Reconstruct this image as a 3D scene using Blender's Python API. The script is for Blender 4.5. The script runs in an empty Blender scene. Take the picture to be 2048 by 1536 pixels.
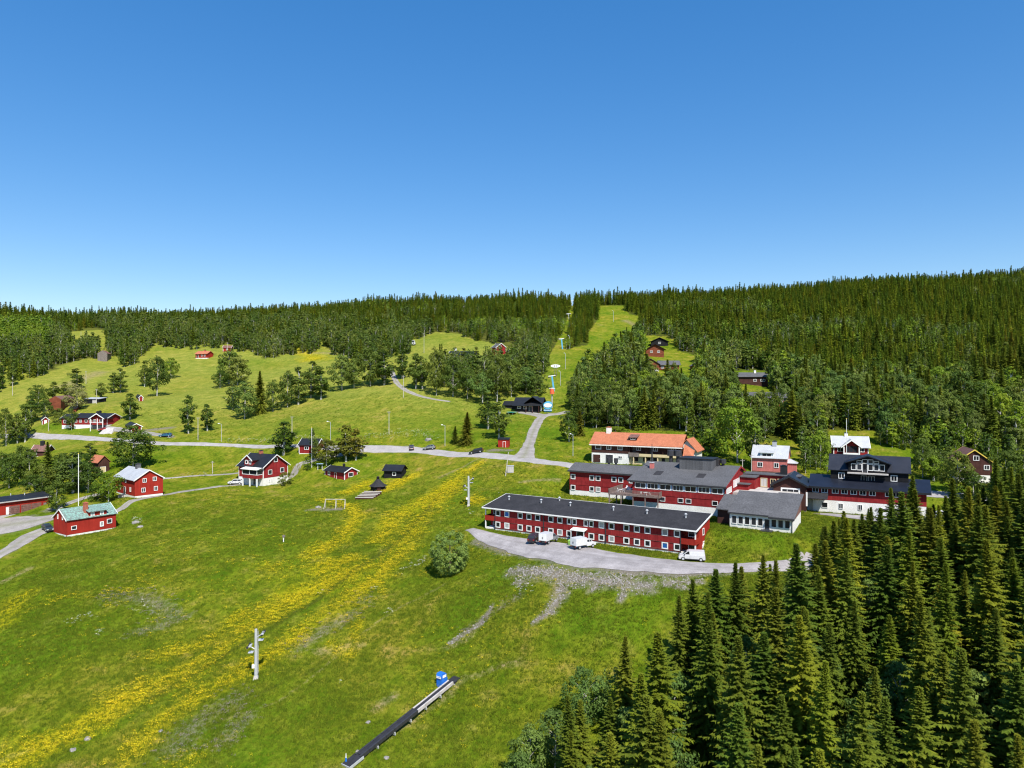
import bpy, math, random
import numpy as np
from mathutils import Vector, Matrix
R=math.radians
S=bpy.context.scene
# ---------------------------------------------------------------- camera, sky, sun, exposure
F=1420.;CX,CY=1024.,768.;CZ=34.3
cd=bpy.data.cameras.new('camera');cam=bpy.data.objects.new('camera',cd);S.collection.objects.link(cam)
cam.location=(0,0,CZ);cam.rotation_euler=(R(90),0,0)
cd.sensor_fit='HORIZONTAL';cd.angle_x=2*math.atan(1024/F);cd.clip_start=1;cd.clip_end=20000
S.camera=cam
SUN_EL,SUN_AZ=R(52),math.atan2(.36,-.93)
W=bpy.data.worlds.new('World');S.world=W;W.use_nodes=True
wn=W.node_tree.nodes;wl=W.node_tree.links
sky=wn.new('ShaderNodeTexSky');sky.sky_type='NISHITA';sky.sun_disc=False
sky.sun_elevation=SUN_EL;sky.sun_rotation=SUN_AZ;sky.altitude=500;sky.air_density=1.0;sky.dust_density=.25;sky.ozone_density=2.6
ga=wn.new('ShaderNodeGamma');ga.inputs[1].default_value=.66
hs=wn.new('ShaderNodeHueSaturation');hs.inputs['Saturation'].default_value=1.7;hs.inputs['Hue'].default_value=.508;hs.inputs['Value'].default_value=1.45
wl.new(sky.outputs[0],ga.inputs[0]);wl.new(ga.outputs[0],hs.inputs['Color']);wl.new(hs.outputs[0],wn['Background'].inputs[0])
wn['Background'].inputs[1].default_value=.14
sd=bpy.data.lights.new('sun','SUN');so=bpy.data.objects.new('sun',sd);S.collection.objects.link(so)
sd.energy=5.0;sd.angle=R(.5);sd.color=(1,.955,.88)
sv=Vector((math.sin(SUN_AZ)*math.cos(SUN_EL),math.cos(SUN_AZ)*math.cos(SUN_EL),math.sin(SUN_EL)))
so.rotation_euler=sv.to_track_quat('Z','Y').to_euler();so.location=sv*300
v=S.view_settings;v.view_transform='Standard';v.look='None';v.exposure=.5;v.gamma=1;v.use_curve_mapping=False
S.render.engine='CYCLES'
S.cycles.max_bounces=5;S.cycles.diffuse_bounces=2;S.cycles.glossy_bounces=2;S.cycles.transmission_bounces=2;S.cycles.transparent_max_bounces=4
S.cycles.caustics_reflective=False;S.cycles.caustics_refractive=False
S.cycles.use_denoising=True
S.cycles.pixel_filter_type='BLACKMAN_HARRIS';S.cycles.filter_width=1.2
rnd=random.Random(7);rng=np.random.default_rng(7)
# ---------------------------------------------------------------- helpers
def at(px,py,Z): return ((px-CX)/F*Z, Z, CZ-(py-CY)/F*Z)
COL=S.collection
def tag(o,label=None,cat=None,group=None,kind=None):
    if label:o['label']=label
    if cat:o['category']=cat
    if group:o['group']=group
    if kind:o['kind']=kind
    return o
def link(name,data,parent=None,loc=None):
    o=bpy.data.objects.new(name,data);COL.objects.link(o)
    if parent is not None:o.parent=parent
    if loc is not None:o.location=loc
    return o
def thing(name,label,cat,loc=(0,0,0),rz=0,group=None):
    o=link(name,None,None,loc);o.rotation_euler=(0,0,rz);o.empty_display_size=.5
    return tag(o,label,cat,group)
class MB:
    def __init__(s):s.v=[];s.f=[]
    def poly(s,pts):
        n=len(s.v);s.v+=[tuple(p) for p in pts];s.f.append(tuple(range(n,n+len(pts))));return s
    def hexa(s,p):  # 8 points: bottom 4 ccw, top 4 ccw
        n=len(s.v);s.v+=[tuple(q) for q in p]
        for f in((3,2,1,0),(4,5,6,7),(0,1,5,4),(1,2,6,5),(2,3,7,6),(3,0,4,7)):s.f.append(tuple(n+i for i in f))
        return s
    def box(s,x0,x1,y0,y1,z0,z1):
        return s.hexa([(x0,y0,z0),(x1,y0,z0),(x1,y1,z0),(x0,y1,z0),(x0,y0,z1),(x1,y0,z1),(x1,y1,z1),(x0,y1,z1)])
    def prism(s,prof,a0,a1,axis='x'):
        # prof: list of (b,z); axis x -> (a,b,z), axis y -> (b,a,z)
        n=len(s.v);k=len(prof)
        for a in(a0,a1):
            for b,z in prof:s.v.append((a,b,z) if axis=='x' else (b,a,z))
        s.f.append(tuple(n+i for i in range(k)));s.f.append(tuple(n+k+i for i in reversed(range(k))))
        for i in range(k):
            j=(i+1)%k;s.f.append((n+i,n+k+i,n+k+j,n+j))
        return s
    def tube(s,p0,p1,r0,r1=None,n=6):
        r1=r0 if r1 is None else r1
        p0=Vector(p0);p1=Vector(p1);d=(p1-p0).normalized();a=d.orthogonal().normalized();b=d.cross(a);m=len(s.v)
        for p,r in((p0,r0),(p1,r1)):
            for i in range(n):
                t=2*math.pi*i/n;s.v.append(tuple(p+a*math.cos(t)*r+b*math.sin(t)*r))
        for i in range(n):
            j=(i+1)%n;s.f.append((m+i,m+j,m+n+j,m+n+i))
        s.f.append(tuple(m+i for i in reversed(range(n))));s.f.append(tuple(m+n+i for i in range(n)));return s
    def mesh(s,name,mat):
        me=bpy.data.meshes.new(name);me.from_pydata(s.v,[],s.f)
        for m in(mat if isinstance(mat,(list,tuple)) else [mat]):me.materials.append(m)
        me.update()
        import bmesh
        bm=bmesh.new();bm.from_mesh(me);bmesh.ops.recalc_face_normals(bm,faces=bm.faces);bm.to_mesh(me);bm.free()
        return me
    def build(s,name,mat,parent=None,loc=None):
        return link(name,s.mesh(name,mat),parent,loc)
# ---------------------------------------------------------------- materials
def newmat(name):
    m=bpy.data.materials.new(name);m.use_nodes=True
    return m,m.node_tree.nodes,m.node_tree.links,m.node_tree.nodes['Principled BSDF']
def ramp(n,stops,interp='LINEAR'):
    r=n.new('ShaderNodeValToRGB');e=r.color_ramp;e.interpolation=interp
    while len(e.elements)<len(stops):e.elements.new(.5)
    for i,(p,c) in enumerate(stops):
        e.elements[i].position=p;e.elements[i].color=(*c,1) if len(c)==3 else c
    return r
def noise(n,l,vec,scale,detail=4,rough=.55):
    t=n.new('ShaderNodeTexNoise');t.inputs['Scale'].default_value=scale;t.inputs['Detail'].default_value=detail;t.inputs['Roughness'].default_value=rough
    if vec is not None:l.new(vec,t.inputs['Vector'])
    return t
def PM(name,col,rough=.75,var=.18,scale=1.2,boards=None,bump=.3,metal=0.,fine=0.,spec=.35,tint=None):
    """painted / weathered surface: colour mottling plus optional board, sheet or seam relief"""
    m,n,l,b=newmat(name);tc=n.new('ShaderNodeTexCoord')
    nz=noise(n,l,tc.outputs['Object'],scale,5)
    lo=tuple(c*(1-var) for c in col);hi=tuple(min(1,c*(1+var)) for c in col)
    if tint:lo=tint
    rp=ramp(n,[(.3,lo),(.7,hi)]);l.new(nz.outputs[0],rp.inputs[0]);colout=rp.outputs[0]
    h=nz.outputs[0]
    if boards:
        axis,sc=boards
        w=n.new('ShaderNodeTexWave');w.wave_type='BANDS';w.bands_direction=axis;w.wave_profile='SAW';w.inputs['Scale'].default_value=sc;w.inputs['Distortion'].default_value=.15
        l.new(tc.outputs['Object'],w.inputs['Vector']);h=w.outputs['Fac']
        mp=n.new('ShaderNodeMapping');mp.inputs['Scale'].default_value=(sc*6 if axis!='Z' else .3,sc*6 if axis!='Z' else .3,.12 if axis!='Z' else sc*6)
        l.new(tc.outputs['Object'],mp.inputs[0]);n2=noise(n,l,mp.outputs[0],1.0,2)
        mx=n.new('ShaderNodeMix');mx.data_type='RGBA';mx.blend_type='MULTIPLY';mx.inputs[0].default_value=.5
        r2=ramp(n,[(.35,(.6,.6,.6)),(.65,(1.15,1.15,1.15))]);l.new(n2.outputs[0],r2.inputs[0]);l.new(colout,mx.inputs[6]);l.new(r2.outputs[0],mx.inputs[7]);colout=mx.outputs[2]
    if fine:
        n3=noise(n,l,tc.outputs['Object'],fine,3,.7);mx=n.new('ShaderNodeMix');mx.data_type='RGBA';mx.blend_type='MULTIPLY';mx.inputs[0].default_value=.6
        r3=ramp(n,[(.3,(.55,.55,.55)),(.7,(1.3,1.3,1.3))]);l.new(n3.outputs[0],r3.inputs[0]);l.new(colout,mx.inputs[6]);l.new(r3.outputs[0],mx.inputs[7]);colout=mx.outputs[2]
    l.new(colout,b.inputs['Base Color'])
    b.inputs['Roughness'].default_value=rough;b.inputs['Metallic'].default_value=metal;b.inputs['Specular IOR Level'].default_value=spec
    if bump:
        bp=n.new('ShaderNodeBump');bp.inputs['Strength'].default_value=bump;bp.inputs['Distance'].default_value=.05;l.new(h,bp.inputs['Height']);l.new(bp.outputs[0],b.inputs['Normal'])
    return m
def glassmat(name,col,rough=.08):
    m,n,l,b=newmat(name);tc=n.new('ShaderNodeObjectInfo')
    rp=ramp(n,[(0,tuple(c*.5 for c in col)),(1,tuple(c*1.8 for c in col))]);l.new(tc.outputs['Random'],rp.inputs[0]);l.new(rp.outputs[0],b.inputs['Base Color'])
    b.inputs['Roughness'].default_value=rough;b.inputs['Specular IOR Level'].default_value=.35
    return m
M={}
M['red']=PM('falu_red_boards',(.26,.024,.025),.85,.26,.9,('X',1.6),.35,spec=.12)
M['redv']=PM('bright_red_boards',(.33,.028,.018),.85,.14,.5,('X',1.6),.35,spec=.12)
M['pink']=PM('faded_red_boards',(.56,.17,.15),.85,.16,.7,('X',1.6),.3,spec=.12)
M['brown']=PM('dark_brown_boards',(.07,.03,.024),.85,.25,.6,('X',1.6),.35,spec=.15)
M['log']=PM('red_brown_logs',(.2,.06,.03),.85,.25,.8,('Z',1.2),.5,spec=.15)
M['black']=PM('black_stained_boards',(.016,.016,.018),.8,.3,.6,('Z',1.6),.35,spec=.15)
M['greywood']=PM('weathered_grey_wood',(.2,.17,.15),.9,.3,2.,('X',2.5),.4,spec=.15)
M['deckwood']=PM('weathered_deck_wood',(.22,.16,.14),.9,.25,2.,('X',2.),.3,spec=.15)
M['white']=PM('white_paint',(.8,.79,.76),.6,.06,1.5,None,.05)
M['offwhite']=PM('white_render',(.78,.76,.71),.85,.08,.6,None,.15,fine=6)
M['cream']=PM('cream_paint',(.62,.5,.28),.7,.1,1.)
M['yellow']=PM('yellow_paint',(.7,.5,.08),.7,.1,1.)
M['tar']=PM('black_roof_felt',(.035,.034,.037),.85,.22,.35,('X',.45),.12,fine=5,spec=.2)
M['tarblack']=PM('black_sheet_roof',(.016,.017,.02),.5,.25,.5,('X',1.3),.35,spec=.4)
M['slate']=PM('grey_roof_felt',(.105,.105,.11),.85,.14,.3,('X',.5),.15,fine=4,spec=.2)
M['bluemetal']=PM('blue_black_metal_roof',(.011,.014,.024),.4,.25,.4,('X',1.5),.35,spec=.55)
M['tin']=PM('light_tin_roof',(.48,.49,.5),.5,.1,.5,('X',1.3),.3,metal=.15)
M['orange']=PM('orange_clay_tiles',(.47,.165,.085),.8,.14,.8,('X',2.4),.4,fine=5,spec=.2)
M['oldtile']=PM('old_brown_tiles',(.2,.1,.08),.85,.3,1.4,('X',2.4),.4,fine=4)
M['patina']=PM('verdigris_sheet_roof',(.17,.31,.26),.7,.45,2.2,('X',1.1),.3,fine=4,tint=(.13,.13,.12))
M['concrete']=PM('pale_concrete',(.46,.43,.4),.9,.15,.8,None,.2,fine=8)
M['brick']=PM('red_brick',(.42,.13,.08),.9,.2,3.,('Z',4),.3)
M['steel']=PM('galvanised_steel',(.55,.56,.57),.45,.1,2.,None,.05,metal=.3)
M['darksteel']=PM('dark_steel',(.05,.05,.055),.5,.2,2.,None,.05,metal=.3)
M['pole']=PM('bleached_wood_pole',(.5,.46,.4),.9,.2,2.,None,.2)
M['blue']=PM('blue_plastic',(.02,.15,.55),.4,.1,2.,None,.02)
M['ltblue']=PM('pale_blue_paint',(.35,.5,.68),.6,.1,2.,None,.02)
M['lift']=PM('sky_blue_steel',(.1,.38,.6),.45,.1,2.,None,.02)
M['orangenet']=PM('orange_safety_padding',(.75,.13,.05),.7,.15,2.)
M['rubber']=PM('black_rubber',(.025,.025,.03),.7,.25,1.5,('Y',.8),.15)
M['tyre']=PM('tyre_rubber',(.02,.02,.02),.8,.1,4.,None,0)
M['green']=PM('green_plastic',(.28,.5,.1),.5,.1,2.,None,.02)
M['teal']=PM('turquoise_plastic',(.02,.35,.33),.5,.1,2.,None,.02)
M['stone']=PM('grey_rock',(.27,.25,.23),.95,.3,1.5,None,.6,fine=5)
M['glass']=glassmat('dark_window_glass',(.018,.021,.026))
M['glassblue']=glassmat('blue_blind_behind_glass',(.03,.16,.5),.2)
M['glasspale']=glassmat('pale_curtain_behind_glass',(.3,.3,.29),.25)
M['lamp']=PM('lamp_head_glass',(.75,.75,.72),.3,.03,2.,None,0)
def carpaint(name,col,metal=0.):
    m,n,l,b=newmat(name);b.inputs['Base Color'].default_value=(*col,1);b.inputs['Roughness'].default_value=.3;b.inputs['Metallic'].default_value=metal;b.inputs['Coat Weight'].default_value=.5;b.inputs['Coat Roughness'].default_value=.08
    tc=n.new('ShaderNodeTexCoord');nz=noise(n,l,tc.outputs['Object'],3,3);r=ramp(n,[(.3,tuple(c*.88 for c in col)),(.7,col)]);l.new(nz.outputs[0],r.inputs[0]);l.new(r.outputs[0],b.inputs['Base Color'])
    return m
M['cwhite']=carpaint('white_car_paint',(.64,.64,.64));M['cblack']=carpaint('black_car_paint',(.015,.015,.018));M['csilver']=carpaint('silver_car_paint',(.35,.37,.39),.5)
M['cblue']=carpaint('blue_car_paint',(.02,.12,.22));M['cred']=carpaint('red_car_paint',(.35,.02,.02));M['cdark']=carpaint('dark_maroon_car_paint',(.035,.015,.018));M['cteal']=carpaint('dark_grey_car_paint',(.03,.04,.045))
M['taillight']=carpaint('red_lamp_plastic',(.4,.01,.01));M['headlight']=carpaint('clear_lamp_plastic',(.7,.72,.74))
# ---------------------------------------------------------------- terrain heights: smooth surface through surveyed points
CP=[(0,1536,100),(300,1536,98),(690,1530,98),(1024,1536,97),(1300,1536,93),(1700,1536,88),(2048,1536,85),
(510,1355,118),(915,1365,116),(300,1300,125),(0,1250,135),(100,1400,112),
(937,1011,186),(900,1143,150),(700,1150,150),(300,1150,150),(0,1110,168),(560,1080,165),
(985,1062,168),(1000,1082,158),(1390,1120,138.5),(1391,1112,142),(1200,1142,130.5),(1100,1110,142.5),(1250,1100,146.7),(1500,1135,133),(1610,1128,137),(1300,1155,126.5),(1420,1150,128),
(1100,1150,133),(1140,1200,126),(1080,1250,120),(1040,1340,114),(1300,1200,121),(1250,1300,112),(1420,1200,120),
(1600,1250,112),(2048,1150,125),(1800,1120,133),(2000,1020,165),
(1139,988,191),(1240,999,184),(1451,1032,160),(1419,1060,152),(1460,1053,150),(1588,1067,142),(1625,1022,165),(1850,1040,157),(1700,1060,150),(1000,1000,182),(1870,1060,160),(1010,1040,172),(1220,1020,171),
(1550,948,196),(1700,925,205),(1875,985,175),(1950,955,195),(1183,924,214),(1360,925,203),(1040,950,200),(1500,905,222),
(1400,850,245),(1320,737,340),(1505,765,345),(1530,800,300),(1700,850,245),(2000,830,240),(1900,900,212),
(2048,570,620),(1600,592,640),(1230,614,635),(1000,612,645),(600,627,650),(190,646,640),(0,640,620),(1800,690,420),(2048,690,400),(1500,690,440),
(0,872,300),(100,872,288),(331,872,272),(400,882,266),(600,892,250),(780,880,252),(860,898,242),(960,906,226),(1050,915,217),(1150,928,206),
(300,790,350),(200,722,430),(350,692,480),(40,700,440),(600,712,440),(700,790,322),(860,800,305),(900,690,440),(0,790,350),(450,820,315),(550,830,305),
(1090,825,290),(1040,820,295),(1150,790,313),(1180,700,427),(1110,690,430),(1230,640,560),(1060,870,250),(1160,870,250),(840,790,315),(785,755,350),
(100,940,240),(450,930,248),(530,972,226),(330,985,214),(430,990,212),(268,1000,205),(133,1075,179),(230,1048,186),(40,1050,188),(50,1018,202),(680,960,224),(600,925,238),(780,958,218),(650,1020,190),(860,940,222),(0,1000,210),(130,830,300),(200,860,285)]
WP=[(-150,20,-34),(0,20,-36),(60,25,-30),(150,20,-25),(-300,150,-25),(-300,20,-40),(300,150,20),(250,80,0),(300,20,-15),
(-420,820,85),(0,820,110),(350,820,130),(700,820,150),(700,500,110),(-700,500,60),(-700,820,90),(-600,200,0),(600,200,50),(600,20,10),(-600,20,-40)]
_P=np.array([at(*c) for c in CP]+WP)
def _fit(P,lam=.002):
    n=len(P);xy=P[:,:2]/100;d2=((xy[:,None]-xy[None])**2).sum(-1)
    K=np.where(d2>0,.5*d2*np.log(np.maximum(d2,1e-12)),0)+np.eye(n)*lam
    Q=np.c_[np.ones(n),xy];A=np.zeros((n+3,n+3));A[:n,:n]=K;A[:n,n:]=Q;A[n:,:n]=Q.T
    return np.linalg.solve(A,np.r_[P[:,2],0,0,0]),xy
_w,_xy=_fit(_P)
def tps(x,y):
    x=np.asarray(x,float)/100;y=np.asarray(y,float)/100;out=_w[-3]+_w[-2]*x+_w[-1]*y
    for i,(a,b) in enumerate(_xy):
        d2=(x-a)**2+(y-b)**2;out=out+_w[i]*.5*d2*np.log(np.maximum(d2,1e-12))
    return out
def grow(a,b,s0,s1):
    out=[a];k=0
    while out[-1]<b:
        t=(out[-1]-a)/(b-a);out.append(out[-1]+s0+(s1-s0)*t)
    return out
xr=grow(150,760,1.,14.);XS=np.array([-q for q in reversed(xr)]+list(np.arange(-149.2,149.3,.8))+xr)
YS=np.array(list(np.arange(20,90,2.))+list(np.arange(90,260,.8))+grow(260,860,1.,5.))
GX,GY=np.meshgrid(XS,YS)
# coarse spline, refined bilinearly
_cx=np.arange(-790,791,5.);_cy=np.arange(10,880,4.)
_cz=tps(*np.meshgrid(_cx,_cy))
def _bil(A,gx,gy,x,y):
    x=np.asarray(x,float);y=np.asarray(y,float)
    i=np.clip(np.searchsorted(gx,x)-1,0,len(gx)-2);j=np.clip(np.searchsorted(gy,y)-1,0,len(gy)-2)
    tx=np.clip((x-gx[i])/(gx[i+1]-gx[i]),0,1);ty=np.clip((y-gy[j])/(gy[j+1]-gy[j]),0,1)
    return A[j,i]*(1-tx)*(1-ty)+A[j,i+1]*tx*(1-ty)+A[j+1,i]*(1-tx)*ty+A[j+1,i+1]*tx*ty
def sn(x,y):return _bil(_cz,_cx,_cy,x,y)
def vnoise(x,y,seed):
    xi=np.floor(x).astype(np.int64);yi=np.floor(y).astype(np.int64);fx=x-xi;fy=y-yi
    def h(a,b):
        n=(a*374761393+b*668265263+seed*974711)&0xffffffff;n=((n^(n>>13))*1274126177)&0xffffffff
        return ((n^(n>>16))&0xffff)/65535.
    fx=fx*fx*(3-2*fx);fy=fy*fy*(3-2*fy)
    return (h(xi,yi)*(1-fx)+h(xi+1,yi)*fx)*(1-fy)+(h(xi,yi+1)*(1-fx)+h(xi+1,yi+1)*fx)*fy
def fbm(x,y,s,seed,o=4):
    out=0.;a=.5;tot=0
    for k in range(o):out=out+a*vnoise(x/s+k*17.3,y/s+k*9.1,seed+k);tot+=a;a*=.5;s=s*.5
    return out/tot
# first pass height (spline) is enough to convert picture points into ground points
def hit0(px,py,zf):
    Z=np.exp(np.linspace(np.log(45),np.log(850),1500))
    d=(CZ-(py-CY)/F*Z)-zf((px-CX)/F*Z,Z);k=np.nonzero(d<0)[0]
    if len(k)==0:return None
    k=k[0]
    if k==0:return ((px-CX)/F*Z[0],Z[0])
    t=d[k-1]/(d[k-1]-d[k]);z=Z[k-1]+(Z[k]-Z[k-1])*t
    return ((px-CX)/F*z,z)
def seg_dist(x,y,pts):
    """distance to a polyline of (x,y[,r]) and interpolated radius"""
    best=np.full(np.shape(x),1e9);br=np.ones(np.shape(x))
    for p,q in zip(pts[:-1],pts[1:]):
        dx,dy=q[0]-p[0],q[1]-p[1];L2=dx*dx+dy*dy+1e-9
        t=np.clip(((x-p[0])*dx+(y-p[1])*dy)/L2,0,1);d=np.hypot(x-p[0]-t*dx,y-p[1]-t*dy)
        r=p[2]+(q[2]-p[2])*t;m=d/r<best/br;best=np.where(m,d,best);br=np.where(m,r,br)
    return best,br
def stroke(mask,pts,strength=1.,soft=.6,val=None):
    w=[]
    for px,py,r in pts:
        h=hit0(px,py,sn)
        if h:w.append((h[0],h[1],r))
    if len(w)==1:w=w*2
    x0=min(p[0]-p[2]*2 for p in w);x1=max(p[0]+p[2]*2 for p in w);y0=min(p[1]-p[2]*2 for p in w);y1=max(p[1]+p[2]*2 for p in w)
    i0,i1=np.searchsorted(XS,[x0,x1]);j0,j1=np.searchsorted(YS,[y0,y1])
    i1=max(i1,i0+1);j1=max(j1,j0+1)
    X=GX[j0:j1,i0:i1];Y=GY[j0:j1,i0:i1]
    if X.size==0:return
    d,r=seg_dist(X,Y,w)
    wob=.65+.7*fbm(X,Y,5.,11)
    a=np.clip((1.-d/(r*wob))/soft,0,1)*strength
    mask[j0:j1,i0:i1]=np.maximum(mask[j0:j1,i0:i1],a)
ZERO=lambda:np.zeros(GX.shape)
mFl,mGr,mPu,mDry,mLu,mDk=ZERO(),ZERO(),ZERO(),ZERO(),ZERO(),ZERO()
# buttercup bands running down the ski slope (picture points, radius in metres)
for p in([(30,1536,4),(140,1470,4),(250,1400,4),(330,1370,4),(420,1315,4),(500,1250,4.5),(600,1185,5),(690,1150,5),(730,1135,3)],
 [(250,1520,2.5),(330,1440,3),(400,1395,2.5),(470,1350,3),(560,1300,3),(640,1240,3),(740,1170,3),(800,1110,3.5),(830,1060,4),(860,1010,5),(890,980,5),(930,940,3)],
 [(0,1250,4),(30,1200,4),(60,1185,3)],[(0,1536,5),(40,1510,5),(110,1480,3)],
 [(760,1080,4),(790,1040,4),(850,1000,4),(900,965,4),(960,925,2)],[(700,985,4),(730,970,4),(760,985,4),(790,970,4),(830,950,3)],
 [(620,1110,3),(680,1080,3),(720,1030,3),(690,1010,3),(640,1000,3)],[(640,1140,4),(700,1120,4),(640,1130,4)],
 [(300,1320,2.5),(420,1280,3),(480,1230,3)],[(600,700,8),(630,716,10),(650,720,8)],
 [(940,1000,3),(960,1005,2)],[(660,1290,2),(700,1310,1.6),(720,1250,1.6)]):
    stroke(mFl,[(a,c,r*1.35) for a,c,r in p],.85,1.1)
for p in([(560,1310,6),(660,1240,6),(780,1160,5)],[(100,1200,8),(300,1180,8)],[(450,1480,5),(350,1536,5)],[(520,1130,9),(600,1160,9)],[(580,915,3),(600,925,2)]):
    stroke(mFl,p,.28,1.)
for p in([(210,1190,4),(290,1200,5),(350,1230,4)],[(270,1265,3),(330,1250,4),(380,1230,2)],[(470,1400,4),(400,1440,4),(350,1500,5)],[(600,1290,4),(650,1260,4),(710,1230,3)],[(730,1200,4)],[(450,1480,4),(500,1430,3)],[(1040,1190,2),(930,1260,2)]):
    stroke(mPu,p,.62,1.1)
mFl*=np.clip(.45+1.4*(fbm(GX,GY,11.,71)-.22),.3,1)
# worn, dry grass
for p in([(690,1530,1.5),(790,1460,1.2),(860,1415,1.5),(930,1355,1.5),(1010,1330,1)],[(750,1420,2),(790,1390,2)],[(890,1295,1.5),(930,1280,1.5),(960,1250,1.5),(985,1215,1)],[(1000,1335,1.2),(1040,1325,1.5)],
 [(780,690,6),(700,705,6),(560,705,5)],[(200,745,12),(120,775,8)],[(660,700,5)],[(900,1345,1)],[(450,1440,.8),(560,1400,.5),(640,1340,.5),(700,1285,.6),(800,1215,.6),(890,1165,.8)],
 [(640,1300,3),(720,1290,2)],[(1000,850,3)],[(880,955,1.5),(930,930,1.2),(960,915,1)],[(1040,965,2),(1120,958,1.5)],[(0,1165,2),(60,1135,2)],[(0,1520,1.5),(60,1500,1.2)],
 [(1250,640,7),(1270,650,6)],[(1200,650,5)]):
    stroke(mDry,p,.6,1.)
# gravel banks, fans and shoulders
for p in([(950,1085,2),(1010,1100,3),(1060,1108,3),(1150,1125,4),(1250,1142,4),(1350,1150,3),(1450,1145,2)],
 [(1030,1140,3),(1090,1145,4),(1160,1156,4),(1230,1165,3.5),(1300,1172,3)],[(1130,1165,2.6),(1120,1195,2.4),(1100,1225,1.7),(1070,1245,1)],
 [(1210,1160,2.2),(1180,1180,1.6)],[(1260,1165,1.8),(1240,1200,1.2)],[(1330,1165,1.5),(1400,1165,1.5)],[(985,1210,.8),(965,1245,1.),(900,1285,.8)],[(1050,1165,1.5),(1030,1165,1.)],
 [(1330,1170,1.),(1380,1180,1.)],[(620,1020,1.8),(650,1018,2)],[(655,1020,3),(680,1018,2.4)],[(340,855,3),(290,860,3)],[(985,900,3),(1020,900,2)]):
    stroke(mGr,[(a,c,r*1.25) for a,c,r in p],.76,.95)
# mown lanes and lush strips
for p in([(60,1536,2),(200,1470,2),(330,1395,2),(480,1290,2),(620,1210,2),(740,1150,2),(800,1090,2),(850,1010,2.5),(940,925,1.5)],[(0,1330,8),(200,1280,8)],[(1000,1150,6),(950,1200,7),(900,1270,6)],[(1150,1240,5),(1260,1250,6)],[(1020,860,6),(1040,850,6),(1120,880,6),(1100,860,5)],[(1080,1010,6),(1200,1012,4)],[(1430,1060,4),(1450,1075,5),(1550,1090,5),(1640,1060,4)],[(90,850,4),(200,865,3)]):
    stroke(mLu,p,.8,.9)
for p in([(300,1400,.8),(480,1290,.8),(640,1195,.8),(800,1080,.9),(880,985,1)],[(430,1450,.4),(500,1400,.35),(580,1355,.35)],[(610,1350,.4),(660,1310,.3)]):stroke(mDk,p,.8,.8)
_n1=fbm(GX,GY,7.,3);_n2=fbm(GX,GY,2.2,5,2)
_n0=fbm(GX,GY,26.,8,3)
GZ=sn(GX,GY)+((_n0-.5)*2.2*np.clip((GY-180)/80,.25,1)+(_n1-.5)*.75+(_n2-.5)*.35)*(1-np.clip(mGr*1.2,0,.9))*np.clip((GY-60)/60,.4,1)
# ---------------------------------------------------------------- roads: bed levelled into the terrain
ROADS=[('main_road',[(-40,868,3.6),(60,870,4),(130,874,4.4),(230,880,4.2),(330,887,4),(480,891,3.2),(620,893,3.4),(720,897,6),(790,898,7),(850,902,5.5),(950,909,5.5),(1040,917,6.5),(1100,925,5.5),(1160,932,5.5),(1230,937,5)],'road'),
('side_road',[(1045,917,10),(1052,905,6.5),(1058,888,4.6),(1068,860,4.4),(1080,838,4.4),(1093,830,5),(1115,828,4.5),(1135,823,4)],'track'),
('lodge_forecourt',[(1040,824,5),(1060,827,6),(1085,832,6)],'track'),
('hillside_track',[(900,803,2),(860,797,2.6),(820,785,3),(798,770,3),(788,755,3),(782,735,2.5)],'track'),
('lower_track',[(720,905,3),(660,913,2.6),(610,925,2.6),(580,935,3),(562,942,2.5)],'track'),
('house_track',[(480,963,3),(430,974,2.6),(330,989,2.8),(280,1003,2.8),(255,1012,2.6),(225,1026,2.4),(180,1045,2.)],'track'),
('mown_track',[(478,946,1.6),(400,951,1.6),(325,957,1.6)],'track'),
('yard_track',[(215,985,2.4),(180,993,3),(140,1006,3.5),(100,1020,5)],'track'),
('gravel_yard',[(-50,1058,20),(20,1050,18),(62,1044,12),(110,1034,6)],'track'),
('yard_entrance',[(90,1060,6),(60,1072,6),(20,1098,5),(-30,1125,5)],'track'),
('drive',[(140,846,3),(180,852,3.6),(230,858,4.5),(290,866,4),(345,874,3)],'track'),
('parking_area',[(940,1066,2.5),(1000,1082,5.5),(1070,1093,9.5),(1150,1107,12.5),(1230,1118,13),(1320,1128,11),(1400,1134,8),(1480,1136,4.5),(1560,1133,3.6),(1640,1125,3.4),(1760,1110,3.4),(1850,1080,3.6),(1890,1055,4)],'gravel'),
('back_road',[(1840,985,5),(1870,988,5),(1930,992,5),(2000,1000,5),(2100,1010,5)],'road'),
('lodge_yard',[(1640,1026,3),(1700,1033,4),(1760,1040,5),(1850,1055,5)],'gravel')]
RW=[]
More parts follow.
